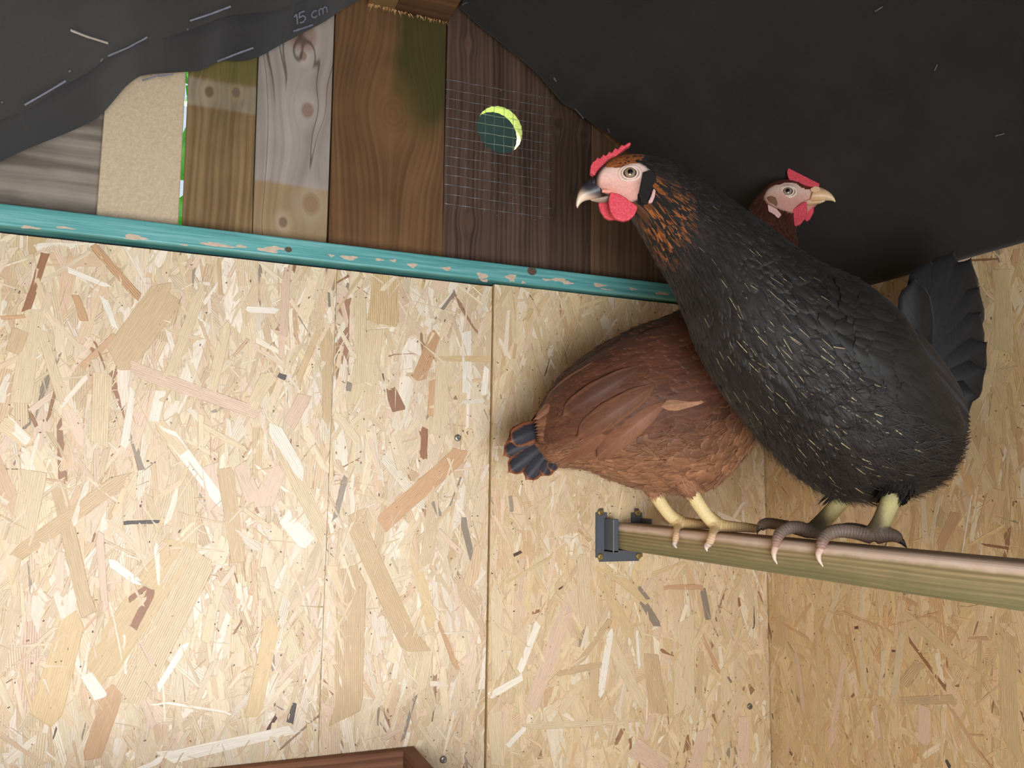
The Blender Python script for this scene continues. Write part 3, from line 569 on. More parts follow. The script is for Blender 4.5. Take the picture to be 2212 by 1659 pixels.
tag(obj('frayed_fibres', V, Fc, plain('saw_fibre', (196, 152, 100), 0.8), beam), kind='stuff')
at_base(beam)
tag(beam, 'rough ridge beam with a frayed sawn end under the roof peak', 'beam')

# ------------------------------------------------------------------ black roof lining, two sheets
def fabric_mat(name, c):
    t = NT(name, 0.85, 0.18); u, v, _ = t.xyz(t.n('UVMap').outputs[0])
    wv = t.mul(t.add(t.ma('SINE', t.mul(u, 6.28*900)), t.ma('SINE', t.mul(v, 6.28*900))), 0.25)
    nz = t.noise(t.vec(u, v, 0), 14, 4, 0.6); n2 = t.noise(t.vec(u, v, 0), 900, 2)
    f = t.add(t.add(t.mul(nz, 0.5), t.mul(n2, 0.4)), t.mul(wv, 0.2))
    t.base(t.ramp(f, [(0.25, tuple(x*0.72 for x in lin(c))), (0.7, tuple(x*1.3 for x in lin(c)))])); t.bump(t.add(wv, n2), 0.25, 0.0005)
    t.b.inputs['Sheen Weight'].default_value = 0.15; t.b.inputs['Sheen Roughness'].default_value = 0.5
    return t.m
M_FAB = fabric_mat('black_weed_fabric', (42, 40, 39))
def sheet(name, edge_px, eave, ridge, sag, seed, x_dir, wave):
    """lining stretched from ridge to eave; its gable edge follows the ragged line in front of the planks"""
    rng = np.random.default_rng(seed)
    pts = np.array([onY(*p, 0.0)[[0, 2]] for p in edge_px])
    pts = np.vstack([[ridge], pts, [eave]]) if ridge is not None else np.vstack([pts, [eave]])
    d = np.r_[0, np.cumsum(np.hypot(*np.diff(pts, axis=0).T))]; d /= d[-1]
    NU, NV = 90, 70; uu = np.linspace(0, 1, NU)
    ex = np.interp(uu, d, pts[:, 0]); ez = np.interp(uu, d, pts[:, 1])
    k = np.array([1, 2, 3, 2, 1])/9.0
    for a in (ex, ez):
        b = np.convolve(np.pad(a, 2, mode='edge'), k, 'valid'); a[1:-1] = 0.5*a[1:-1]+0.5*b[1:-1]
    kk = np.hanning(35); kk /= kk.sum()
    sx = np.convolve(np.pad(ex, 17, mode='reflect', reflect_type='odd'), kk, 'valid'); sz = np.convolve(np.pad(ez, 17, mode='reflect', reflect_type='odd'), kk, 'valid')
    V = []; UV = []
    for j in range(NV):
        t = j/(NV-1); y = -0.004-1.44*t**1.5
        m = math.exp(-(y/-0.16)**1.2) if y < 0 else 1
        sg = sag*np.sin(np.pi*uu)*(0.6+0.4*math.sin(9*t+seed))
        wv = wave*np.sin(uu*17+y*13+seed)*np.sin(np.pi*uu)
        X = ex*m+(sx+0.0)*(1-m); Zz = (ez)*m+(sz-sg+wv)*(1-m)
        yy = y-0.006*np.sin(uu*21+seed)*m
        for i in range(NU): V.append((X[i], yy[i] if hasattr(yy, '__len__') else yy, Zz[i])); UV.append((uu[i]*0.7, -y))
    Fc = [(j*NU+i, j*NU+i+1, (j+1)*NU+i+1, (j+1)*NU+i) for j in range(NV-1) for i in range(NU-1)]
    me = mesh_np(name, V, Fc); set_uv(me, np.array(UV)); o = link(name, me, M_FAB, None, True)
    sol = o.modifiers.new('thickness', 'SOLIDIFY'); sol.thickness = 0.0012; sol.offset = 0
    return o, np.array(V).reshape(NV, NU, 3)
fabR, gR = sheet('roof_lining', [(990, 20), (1030, 50), (1075, 85), (1130, 140), (1190, 205), (1215, 229), (1245, 238), (1290, 272), (1330, 305)], (XC-0.002, 0.2595), None, 0.004, 3, 1, 0.003)
fabL, gL = sheet('roof_lining', [(770, 0), (740, 15), (690, 55), (640, 85), (560, 122), (520, 129), (478, 124), (465, 130), (430, 153), (370, 163), (300, 170), (270, 190), (210, 250), (100, 305), (0, 355)], (-0.343, 0.232), None, 0.004, 5, -1, 0.003)
tag(fabR, 'dark black fabric lining of the roof slope over the hens, dotted with staples', 'fabric')
tag(fabL, 'black fabric lining of the lit roof slope, printed with pale dashes and 15 cm', 'fabric')
def hit(grid, px, py, off=0.0012):
    """point where a line of sight meets a lining sheet, lifted to the room side"""
    d = nrm(ray(px, py)); P = grid.reshape(-1, 3)-CAM; t = P@d; r = np.linalg.norm(P-t[:, None]*d, axis=1); k = int(np.argmin(r)); J, I = divmod(k, grid.shape[1])
    J = min(max(J, 0), grid.shape[0]-2); I = min(max(I, 0), grid.shape[1]-2); a = grid[J, I]
    n = nrm(np.cross(grid[J, I+1]-a, grid[J+1, I]-a))
    if np.dot(n, d) > 0: n = -n
    return CAM+d*(np.dot(a-CAM, n)/np.dot(d, n))+n*off, n
M_HEM = fabric_mat('folded_fabric_edge', (34, 35, 40))
_rows = max(3, int(np.argmin(np.abs(gL[:, 40, 1]-hit(gL, 213, 127)[0][1])))); hem_n = hit(gL, 213, 127)[1]
hem_p = gL[:_rows+1]+hem_n*0.0016+hem_n*(0.0010*np.sin(np.linspace(0, 26, gL.shape[1])))[None, :, None]; hem_p[-1] -= hem_n*0.0012
hem_v = np.concatenate([hem_p.reshape(-1, 3), (hem_p-hem_n*0.001).reshape(-1, 3)]); _nu = gL.shape[1]; hem_o = len(hem_v)//2
hem_f = [(j*_nu+i, j*_nu+i+1, (j+1)*_nu+i+1, (j+1)*_nu+i) for j in range(_rows) for i in range(_nu-1)]; hem_f += [tuple(hem_o+k for k in f[::-1]) for f in hem_f]
_me = mesh_np('folded_hem', hem_v, hem_f); set_uv(_me, np.c_[hem_v[:, 0], hem_v[:, 1]]); tag(link('folded_hem', _me, M_HEM, fabL, True), 'darker folded hem of the lining')
M_PRINT = plain('pale_print', (150, 156, 178), 0.8, 0.2, 0, 0.35, 900)
M_STAPLE = plain('bright_staple', (228, 226, 220), 0.35, 0.6, 0.3)
M_STAPLE2 = plain('dull_staple', (150, 148, 144), 0.35, 0.5, 0.6)
def ribbon(name, grid, pts, wpx, mat, parent, off=0.0011, thick=0.0):
    """a narrow strip lying on the lining through the given points"""
    Q = []
    for a, b in zip(pts[:-1], pts[1:]):
        for k in range(5): t = k/5; Q.append((a[0]+(b[0]-a[0])*t, a[1]+(b[1]-a[1])*t))
    Q.append(pts[-1]); V = []; Fc = []
    for i, q in enumerate(Q):
        q2 = Q[min(i+1, len(Q)-1)]; q1 = Q[max(i-1, 0)]; dx, dy = q2[0]-q1[0], q2[1]-q1[1]; l = math.hypot(dx, dy); nx, ny = -dy/l*wpx/2, dx/l*wpx/2
        j = random.uniform(0.8, 1.15)
        a, n = hit(grid, q[0]+nx*j, q[1]+ny*j, off); b, _ = hit(grid, q[0]-nx*j, q[1]-ny*j, off)
        V += [a, b]
        if thick: V += [b+n*thick, a+n*thick]
    s = 4 if thick else 2
    for i in range(len(Q)-1):
        if thick:
            for k in range(4): m = (k+1) % 4; Fc.append((i*s+k, i*s+m, (i+1)*s+m, (i+1)*s+k))
        else: Fc.append((i*2, i*2+1, i*2+3, i*2+2))
    if thick: Fc += [(3, 2, 1, 0), tuple((len(Q)-1)*s+k for k in range(4))]
    return obj(name, V, Fc, mat, parent)
for pts in ([(48, 220), (92, 195), (137, 168)], [(227, 115), (270, 97), (315, 73)], [(407, 38), (450, 24), (495, 7)], [(303, 168), (335, 158), (372, 154)], [(465, 127), (505, 112), (545, 97)], [(630, 62), (655, 54), (672, 48)]):
    ribbon('printed_dash', gL, pts, 4.2, M_PRINT, fabL, 0.0036)
GLY = {'1': [[(0, .8), (.25, 1), (.25, 0)]], '5': [[(.5, 1), (.05, 1), (0, .55), (.3, .62), (.5, .45), (.5, .2), (.3, 0), (0, .06)]],
       'c': [[(.5, .55), (.3, .66), (.1, .55), (0, .33), (.1, .1), (.3, 0), (.5, .1)]], 'm': [[(0, 0), (0, .65)], [(0, .5), (.18, .66), (.34, .5), (.34, 0)], [(.34, .5), (.52, .66), (.68, .5), (.68, 0)]]}
tx, ty, ca, sa = 633, 49, math.cos(math.radians(-21)), math.sin(math.radians(-21))
adv = 0
for ch, w_ in (('1', .45), ('5', .75), (' ', .30), ('c', .68), ('m', .8)):
    for st in GLY.get(ch, []):
        P = [(tx+(adv+a)*26*ca+b*22*sa*-1*-1*1.0*0.28, ty+(adv+a)*26*sa-b*22) for a, b in st]
        ribbon('printed_letter', gL, P, 3.4, M_PRINT, fabL, 0.0036)
    adv += w_
ribbon('staple', gL, [(150, 61), (185, 75), (229, 89)], 4.0, M_STAPLE, fabL, 0.0015, 0.0012)
for pts in ([(0, 219), (4, 217)], [(402, 61), (406, 60)], [(146, 152), (150, 149)], [(215, 130), (219, 123)]):
    ribbon('staple', gL, pts, 2.4, M_STAPLE2, fabL, 0.0012, 0.0008)
for pts in ([(1892, 22), (1908, 12)], [(2021, 150), (2027, 137)], [(2152, 291), (2171, 286)], [(1314, 275), (1318, 285)], [(1198, 166), (1203, 174)], [(1243, 232), (1262, 254)], [(1000, 8), (1010, 3)]):
    ribbon('staple', gR, pts, 2.4, M_STAPLE2, fabR, 0.0014, 0.0009)

# ------------------------------------------------------------------ wire mesh over the vent, outdoors behind the gable
M_WIRE = plain('galvanised_wire', (150, 148, 146), 0.4, 0.5, 0.7)
YM = YP-0.0022
c00, c10, c11, c01 = [onY(*p, YM) for p in ((966, 172), (1186, 212), (1186, 470), (963, 441))]
V, Fc = [], []
def wire(P, r):
    P = [np.asarray(p) for p in P]; b0 = len(V); N = 5
    for i, p in enumerate(P):
        t = nrm(P[min(i+1, len(P)-1)]-P[max(i-1, 0)]); a = nrm(np.cross(t, EY)); c = np.cross(t, a)
        for k in range(N): an = 2*math.pi*k/N; V.append(p+r*(a*math.cos(an)+c*math.sin(an)))
    for i in range(len(P)-1):
        for k in range(N): Fc.append((b0+i*N+k, b0+i*N+(k+1) % N, b0+(i+1)*N+(k+1) % N, b0+(i+1)*N+k))
def bil(u, v): return (c00*(1-u)+c10*u)*(1-v)+(c01*(1-u)+c11*u)*v
NW, NH = 11, 13
for i in range(NW+1):
    u = i/NW; ph = random.uniform(0, 6); am = 0.0007 if i == 0 else 0.00012
    wire([bil(u, v)+EX*am*math.sin(v*40+ph)+EX*0.0003*math.sin(v*4+ph)-EY*0.0004*math.sin(v*13*math.pi+i*math.pi) for v in np.linspace(-0.018 if i else 0, 1.02, 53)], 0.00030)
for j in range(NH+1):
    v = j/NH; ph = random.uniform(0, 6)
    wire([bil(u, v)+EZ*0.00014*math.sin(u*22+ph)-EZ*0.0008*(1-u)**4*math.sin(ph)+EY*0.0004*math.sin(u*11*math.pi+j*math.pi) for u in np.linspace(-0.01, 1.02, 45)], 0.00030)
mesh_root = empty('wire_mesh', bil(0.5, 1.0))
tag(obj('wires', V, Fc, M_WIRE, mesh_root), kind='stuff')
for (px, py) in ((994, 182), (1082, 195), (1165, 209), (985, 323), (1157, 352), (984, 449), (1073, 465), (1157, 474)):
    c = onY(px, py, YM-0.0006); box('staple', c-np.array([0.0015, 0.0006, 0.0005]), c+np.array([0.0015, 0.0025, 0.0005]), M_STAPLE2, mesh_root, 0.0003, 1)
at_base(mesh_root)
tag(mesh_root, 'square of galvanised wire mesh stapled over the round vent hole', 'mesh')

M_LAWN = NT('lawn', 0.8, 0.2); _f = M_LAWN.noise(M_LAWN.co(), 30, 4); M_LAWN.base(M_LAWN.ramp(_f, [(0.3, lin((96, 150, 50))), (0.7, lin((160, 200, 90)))]))
tag(box('ground', (-3, 0.06, ZB-0.12), (3, 4, ZB-0.06), M_LAWN.m), 'sunlit lawn outside behind the gable', kind='structure')
M_NET = NT('dark_green_net', 0.8, 0.2); _x, _y, _z = M_NET.xyz(M_NET.co())
_f = M_NET.mul(M_NET.add(M_NET.ma('SINE', M_NET.mul(M_NET.add(_x, _z), 2600)), M_NET.ma('SINE', M_NET.mul(M_NET.sub(_x, _z), 2600))), 0.25)
M_NET.base(M_NET.ramp(M_NET.add(_f, 0.5), [(0.2, lin((46, 64, 58))), (0.8, lin((68, 90, 82)))]))
net = box('shade_net', (0.16, 0.30, 0.52), (0.62, 0.304, 0.92), M_NET.m)
tag(net, 'dark green shade net outside, seen through the round vent hole', 'net')
# hedge: leaves behind the gaps
rng = np.random.default_rng(21); n = 5200; V = []; Fc = []
cen = np.c_[rng.uniform(-0.9, 0.22, n), rng.uniform(0.55, 0.95, n), rng.uniform(-0.5, 1.9, n)]
for c in cen:
    a = nrm(rng.normal(size=3)); b_ = nrm(np.cross(a, rng.normal(size=3))); L = rng.uniform(0.02, 0.045); b = len(V)
    V += [c-a*L, c+b_*L*0.45-a*L*0.2, c+b_*L*0.4+a*L*0.35, c+a*L, c-b_*L*0.4+a*L*0.35, c-b_*L*0.45-a*L*0.2]; Fc += [(b, b+1, b+2, b+3), (b, b+3, b+4, b+5)]
M_LEAF = NT('hedge_leaf', 0.5, 0.3); _f = M_LEAF.noise(M_LEAF.co(), 12, 3); M_LEAF.base(M_LEAF.ramp(_f, [(0.3, lin((60, 150, 70))), (0.7, lin((150, 220, 110)))]))
tag(obj('hedge', V, Fc, M_LEAF.m), 'bright green hedge outside, seen through the gaps between planks', 'hedge', kind='stuff')

# ------------------------------------------------------------------ perch and its bracket
t = NT('weathered_perch_wood', 0.65, 0.25); X, Y, Z = t.xyz(t.co())
_g = t.add(Z, t.mul(t.sub(t.noise(t.vec(0.0, t.mul(Y, 1.0), t.mul(Z, 4)), 7, 2), 0.5), 0.003))
_s = t.noise(t.vec(t.mul(X, 30), t.mul(Y, 5), t.mul(_g, 420)), 1.0, 3.0, 0.6)
_b = t.ma('SINE', t.mul(_g, 1500.0)); _nz = t.noise(t.co(), 26, 4, 0.6)
_c = t.ramp(t.add(t.mul(_s, 0.75), t.add(t.mul(_b, 0.10), 0.1)), [(0.3, lin((138, 122, 88))), (0.7, lin((188, 168, 128)))])
_alg = t.mul(t.sub(1.0, t.sm(t.add(Z, t.mul(t.sub(_nz, 0.5), 0.03)), -0.086, -0.056)), 0.75)
_c = t.mix(_alg, _c, t.mix(_s, lin((98, 101, 68)), lin((148, 146, 104))))
_edge = t.sm(t.add(Z, t.mul(t.sub(_nz, 0.5), 0.006)), -0.0595, -0.0555)
_c = t.mix(t.mul(_edge, 0.9), _c, t.mix(t.noise(t.co(), 60, 3), lin((214, 186, 166)), lin((238, 218, 202))))
_top_shade = t.mul(t.sm(X, 0.560, 0.572), t.sm(Z, -0.054, -0.0515))
_c = t.mix(t.mul(_top_shade, 0.55), _c, lin((120, 100, 82)))  # top face darkened in colour, as shade with no light from above
t.base(_c); t.bump(t.add(_s, t.mul(_b, 0.2)), 0.4, 0.0008)
PX0, PX1, PZ0, PZ1 = 0.5525, 0.5995, -0.0830, -0.0495
bm = bmesh.new(); box_bm(bm, (PX0, -1.30, PZ0), (PX1, -0.0035, PZ1))
es = [e for e in bm.edges if abs(e.verts[0].co.y-e.verts[1].co.y) > 0.5]
bmesh.ops.bevel(bm, geom=es, offset=0.0060, segments=5, profile=0.5, affect='EDGES')
perch = tag(from_bm('perch', bm, t.m, None, True), 'wooden roosting perch with worn pinkish top edge held by a bracket', 'perch')
perch.data.polygons.foreach_set('use_smooth', np.zeros(len(perch.data.polygons), bool))
M_BRK = plain('dark_grey_bracket', (92, 96, 104), 0.45, 0.4, 0.2, 0.18, 1500)
brk = empty('perch_bracket', (0.5705, 0.0, -0.1005))
YB = -0.0026
def rounded(x0, x1, z0, z1, r, y0, y1, name, parent):
    bm = bmesh.new(); box_bm(bm, (x0, y0, z0), (x1, y1, z1))
    es = [e for e in bm.edges if abs(e.verts[0].co.y-e.verts[1].co.y) > 1e-5]
    bmesh.ops.bevel(bm, geom=es, offset=r, segments=5, affect='EDGES')
    bmesh.ops.bevel(bm, geom=[e for e in bm.edges if abs(e.verts[0].co.y-e.verts[1].co.y) < 1e-6 and e.verts[0].co.y < (y0+y1)/2], offset=0.0006, segments=2, affect='EDGES')
    return from_bm(name, bm, M_BRK, parent)
bx = (0.5318, 0.6030)
# back plate with two ears above the U, side and bottom flanges
rounded(bx[0], bx[0]+0.0165, -0.1005, -0.0300, 0.0055, YB-0.0032, YB, 'flange', brk)
rounded(bx[1]-0.0165, bx[1], -0.1005, -0.0300, 0.0055, YB-0.0032, YB, 'flange', brk)
rounded(bx[0]+0.004, bx[1]-0.004, -0.1005, -0.0845, 0.003, YB-0.0030, YB, 'base_flange', brk)
# cup: two cheeks and a floor holding the perch end
for (a, b) in ((0.5435, 0.5520), (0.6000, 0.6030)):
    box('cheek', (a, YB-0.028, -0.0870), (b, YB, -0.0430), M_BRK, brk, 0.0010, 2)
box('cup_floor', (0.5435, YB-0.028, -0.0875), (0.6030, YB, -0.0835), M_BRK, brk, 0.0008, 2)
for (px, py) in ((1297, 1107), (1377, 1108), (1297, 1202), (1379, 1201)):
    c = onY(px, py, YB-0.0034); screw('screw', c, -EY, 0.0044, M_BRASS, brk)
at_base(brk)
tag(brk, 'dark grey bracket screwed to the strand board, holding the perch end', 'bracket')

# ------------------------------------------------------------------ nest box at the foot of the wall
M_BOX = wood_mat('red_brown_stained_wood', (118, 80, 60), (166, 118, 90), 'X', 70, seed=31)
M_BOXY = wood_mat('red_brown_stained_side', (112, 80, 64), (160, 122, 98), 'Y', 70, seed=32)
bc = onY(872, 1621, -0.012); zt = bc[2]; xr = bc[0]
nest = empty('nest_box', (xr-0.25, -0.20, ZB))
def board(lo, hi, m): return box('board', lo, hi, m, nest, 0.0012, 2)
board((xr-0.55, -0.012, ZB), (xr+0.0005, 0.0-0.0005, zt), M_BOX)
board((xr, -0.40, ZB), (xr+0.016, 0.0-0.0005, zt), M_BOXY)
board((xr-0.55, -0.412, ZB), (xr+0.016, -0.40, zt), M_BOX)
board((xr-0.566, -0.412, ZB), (xr-0.55, 0.0-0.0005, zt), M_BOXY)
at_base(nest)
tag(nest, 'open reddish brown wooden nest box against the back wall', 'box')

# ------------------------------------------------------------------ hens
def cr(A, m):
    """Catmull-Rom through the rows of A, m steps per span"""
    A = np.asarray(A, float); P = np.vstack([2*A[0]-A[1], A, 2*A[-1]-A[-2]]); out = []
    for i in range(1, len(P)-2):
        p0, p1, p2, p3 = P[i-1:i+3]
        for t in np.arange(m)/m:
            out.append(0.5*((2*p1)+(-p0+p2)*t+(2*p0-5*p1+4*p2-p3)*t*t+(-p0+3*p1-3*p2+p3)*t**3))
    out.append(P[-2]); return np.array(out)
class Loft:
    """a body of elliptic sections: c centre, a half-axis upward (vector), b half-axis sideways (vector)"""
    def __init__(s, c, a, b): s.c, s.a, s.b = c, a, b; s.M = len(c)
    def S(s, t, th):
        tc = np.clip(t, 0, s.M-1.001); i = np.floor(tc).astype(int); f = (tc-i)[..., None]
        g = lambda A: A[i]*(1-f)+A[i+1]*f
        P = g(s.c)+g(s.a)*np.cos(th)[..., None]+g(s.b)*np.sin(th)[..., None]
        ex = (t-tc)[..., None]
        return P+ex*(s.c[np.minimum(i+1, s.M-1)]-s.c[i])
    def d(s, t, th):
        e = 0.35
        dt = (s.S(np.clip(t+e, 0, s.M-1.01), th)-s.S(np.clip(t-e, 0, s.M-1.01), th)); w_ = np.clip(t+e, 0, s.M-1.01)-np.clip(t-e, 0, s.M-1.01)
        dt = dt/np.maximum(w_, 1e-6)[..., None]; dth = (s.S(t, th+0.05)-s.S(t, th-0.05))/0.1
        n = np.cross(dt, dth); n /= np.maximum(np.linalg.norm(n, axis=-1, keepdims=True), 1e-12)
        out = s.S(t, th)-s.S(t, th*0+0)*0
        ctr = s.c[np.clip(np.floor(t).astype(int), 0, s.M-1)]
        flip = np.sign(np.sum(n*(out-ctr), -1, keepdims=True)); flip[flip == 0] = 1
        return dt, dth, n*flip
def loft_bm(bm, c, a, b, N=32):
    rings = []
    for i in range(len(c)):
        rings.append([bm.verts.new(c[i]+a[i]*math.cos(2*math.pi*k/N)+b[i]*math.sin(2*math.pi*k/N)) for k in range(N)])
    for i in range(len(c)-1):
        for k in range(N): bm.faces.new((rings[i][k], rings[i][(k+1) % N], rings[i+1][(k+1) % N], rings[i+1][k]))
    bm.faces.new(rings[0][::-1]); bm.faces.new(rings[-1])
def tube_frames(P):
    P = np.asarray(P, float); T = np.gradient(P, axis=0); T /= np.linalg.norm(T, axis=1, keepdims=True)
    u = np.cross(T[0], [0.3, 0.2, 1]); u /= np.linalg.norm(u); A = []
    for t in T:
        u = u-t*np.dot(u, t); u /= np.linalg.norm(u); A.append(u)
    A = np.array(A); return P, A, np.cross(T, A)
def tube_bm(bm, P, R, m=5, N=14, flat=1.0):
    Q = cr(np.c_[np.asarray(P, float), np.asarray(R, float)], m); C_, A, B = tube_frames(Q[:, :3]); r = np.maximum(Q[:, 3:], 0.0003)
    loft_bm(bm, C_, A*r, B*r*flat, N)
def remeshed(name, bm, voxel, mat, parent, smooth=3):
    me = bpy.data.meshes.new(name+'_raw'); bmesh.ops.recalc_face_normals(bm, faces=bm.faces); bm.to_mesh(me); bm.free()
    o = bpy.data.objects.new(name+'_raw', me); COL.objects.link(o)
    r = o.modifiers.new('r', 'REMESH'); r.mode = 'VOXEL'; r.voxel_size = voxel; r.use_smooth_shade = True
    if smooth:
        q = o.modifiers.new('s', 'SMOOTH'); q.iterations = smooth; q.factor = 0.5
    dg = bpy.context.evaluated_depsgraph_get(); ev = o.evaluated_get(dg)
    m2 = bpy.data.meshes.new_from_object(ev); m2.name = name
    bpy.data.objects.remove(o); bpy.data.meshes.remove(me)
    return link(name, m2, mat, parent, True)
def verts_np(me):
    v = np.empty(len(me.vertices)*3, np.float32); me.vertices.foreach_get('co', v); return v.reshape(-1, 3).astype(float)

FT = np.array([0, .18, .42, .66, .84, .95, 1.0]); FW = np.array([.40, .80, 1.0, .95, .70, .40, .06]); FK = np.array([-1, -.5, 0, .5, 1.0])
def feather_mesh(name, lf, t0, th0, L, W, col, lift, droop, rng, back=-1.0, base=0.0006, narrow=None, curl=0.0):
    """contour feathers lying on the loft, each from its root toward the tail; returns one mesh"""
    n = len(t0); t0 = np.asarray(t0, float); th0 = np.asarray(th0, float)
    dt, dth, nn = lf.d(t0, th0)
    st = np.maximum(np.linalg.norm(dt, axis=1), 0.0006); sth = np.maximum(np.linalg.norm(dth, axis=1), 0.003)
    fw = FW if narrow is None else narrow
    T = t0[:, None, None]+back*(FT[None, :, None]*L[:, None, None]/st[:, None, None])*np.ones((1, 1, 5))
    TH = th0[:, None, None]+droop[:, None, None]*FT[None, :, None]+np.clip((FK[None, None]*fw[None, :, None]*0.5)*(W/sth)[:, None, None], -1.1, 1.1)
    P = lf.S(T, TH)
    h = (base if np.isscalar(base) else base[:, None, None])+lift[:, None, None]*(FT[None, :, None]**1.4)+(1-FK[None, None]**2)*0.07*W[:, None, None]+curl*L[:, None, None]*FT[None, :, None]**2
    P = P+nn[:, None, None]*h[..., None]
    V = P.reshape(-1, 3); b = np.arange(n)*35
    q = []
    for j in range(6):
        for k in range(4): q.append((j*5+k, j*5+k+1, (j+1)*5+k+1, (j+1)*5+k))
    q = np.array(q); F_ = (b[:, None, None]+q[None]).reshape(-1, 4)
    me = bpy.data.meshes.new(name); me.vertices.add(len(V)); me.vertices.foreach_set('co', V.astype(np.float32).ravel())
    me.loops.add(F_.size); me.loops.foreach_set('vertex_index', F_.astype(np.int32).ravel()); me.polygons.add(len(F_))
    me.polygons.foreach_set('loop_start', (np.arange(len(F_))*4).astype(np.int32)); me.polygons.foreach_set('loop_total', np.full(len(F_), 4, np.int32))
    me.update(calc_edges=True); me.polygons.foreach_set('use_smooth', np.ones(len(F_), bool))
    set_col(me, 'col', np.repeat(col, 35, 0))
    uv = np.stack(np.broadcast_arrays(FK[None, None]*np.ones((n, 7, 1)), FT[None, :, None]*np.ones((n, 1, 5))), -1).reshape(-1, 2); set_uv(me, uv)
    a = me.attributes.new('rnd', 'FLOAT', 'POINT'); a.data.foreach_set('value', np.repeat(rng.random(n), 35).astype(np.float32))
    return me
def quill(name, root, tip, side, W, col, mat, parent, bow=0.0, up=None, twist=0.0, point=0.0):
    """one large flight or tail feather: vane with a raised shaft, thin but closed"""
    root, tip, side = np.asarray(root, float), np.asarray(tip, float), nrm(side)
    ax = tip-root; L = np.linalg.norm(ax); ax = ax/L; side = nrm(side-ax*np.dot(side, ax)); n = np.cross(ax, side)
    if up is not None and np.dot(n, up) < 0: n = -n
    ts = np.linspace(0, 1, 15); wv = np.interp(ts, [0, .08, .25, .6, .85, .95, 1], [.08, .35, .75, 1, .88 - .2*point, .6 - .3*point, .05]); ks = np.linspace(-1, 1, 9); V = []; UV = []
    for sgn in (1, -1):
        for t_, w_ in zip(ts, wv):
            for k in ks:
                ww = w_*W*0.5*(1.12 if k > 0 else 0.88); c = math.cos(twist*t_); s_ = math.sin(twist*t_)
                V.append(root+ax*L*t_+(side*c+n*s_)*k*ww+n*(bow*L*(4*t_*(1-t_)) - 0.16*W*k*k*w_ + sgn*0.0002+(0.0006*math.exp(-(k/0.12)**2) if sgn > 0 else 0))+ax*(-0.10*W*abs(k)*t_)); UV.append((k, t_))
    F_ = []; m = 9; h = len(ts)*m
    for j in range(len(ts)-1):
        for k in range(m-1):
            a = j*m+k; F_.append((a, a+1, a+m+1, a+m)); F_.append((h+a+m, h+a+m+1, h+a+1, h+a))
    for j in range(len(ts)-1):
        for k in (0, m-1):
            a = j*m+k; F_.append((a, a+m, h+a+m, h+a) if k == 0 else (h+a, h+a+m, a+m, a))
    for k in range(m-1): F_.append((k, h+k, h+k+1, k+1)); a = (len(ts)-1)*m+k; F_.append((a+1, h+a+1, h+a, a))
    me = mesh_np(name, V, F_); set_uv(me, np.array(UV)); set_col(me, 'col', np.tile(np.r_[col, 0.0] if len(col) == 3 else col, (len(V), 1)))
    a = me.attributes.new('rnd', 'FLOAT', 'POINT'); a.data.foreach_set('value', np.full(len(V), random.random(), np.float32))
    return link(name, me, mat, parent, True)

def feather_mat(name, streak=(206, 184, 136), edge=None, edge_amt=0.0, dark_center=None, dark_amt=0.0, rough=0.55, spec=0.25, sheen=0.2):
    t = NT(name, rough, spec); c, al = t.attr('col'); rn = t.n('Attribute', {'attribute_name': 'rnd'}).outputs['Fac']
    u, v, _ = t.xyz(t.n('UVMap').outputs[0]); au = t.ma('ABSOLUTE', u)
    ph = t.add(t.mul(v, 46.0), t.mul(au, -17.0)); nz = t.noise(t.vec(t.add(t.mul(u, 2.2), t.mul(rn, 91.0)), t.sub(t.mul(v, 9.0), t.mul(au, 3.0)), t.mul(rn, 37.0)), 2.2, 3.0)
    barb = t.mul(t.add(t.ma('SINE', ph), t.ma('SINE', t.mul(ph, 2.7))), 0.5)
    big = t.noise(t.co(), 46.0, 4.0, 0.65)
    k = t.add(t.add(0.30, t.add(t.mul(nz, 0.62), t.mul(big, 0.72))), t.mul(barb, 0.035))
    cc = t.mix(1.0, c, t.n('CombineXYZ', None, {0: k, 1: k, 2: k}).outputs[0], 'MULTIPLY')
    if dark_center:
        m = t.mul(t.mul(t.sub(1.0, t.sm(t.add(au, t.mul(t.sub(nz, 0.5), 0.5)), 0.35, 0.85)), t.sm(v, 0.15, 0.45)), dark_amt)
        cc = t.mix(m, cc, lin(dark_center))
    if edge:
        m = t.ma('MAXIMUM', t.sm(t.add(au, t.mul(t.sub(nz, 0.5), 0.35)), 0.62, 0.98), t.sm(v, 0.88, 0.99)); cc = t.mix(t.mul(m, edge_amt), cc, lin(edge))
    sh = t.mul(t.sub(1.0, t.sm(t.add(au, t.mul(t.sub(nz, 0.5), 0.08)), 0.02, 0.075)), t.mul(t.sm(v, t.add(0.08, t.mul(rn, 0.35)), t.add(0.25, t.mul(rn, 0.35))), t.sub(1.0, t.sm(v, 0.90, 1.0))))
    cc = t.mix(t.mul(sh, al), cc, lin(streak))
    shaft = t.mul(t.sub(1.0, t.sm(au, 0.03, 0.09)), 0.22); cc = t.mix(t.mul(shaft, t.sub(1.0, al)), cc, t.mix(1.0, cc, (1.7, 1.6, 1.5), 'MULTIPLY'))
    t.base(cc); t.bump(t.add(t.mul(barb, 0.4), nz), 0.16, 0.0004)
    t.b.inputs['Sheen Weight'].default_value = sheen; t.b.inputs['Sheen Roughness'].default_value = 0.4
    return t.m
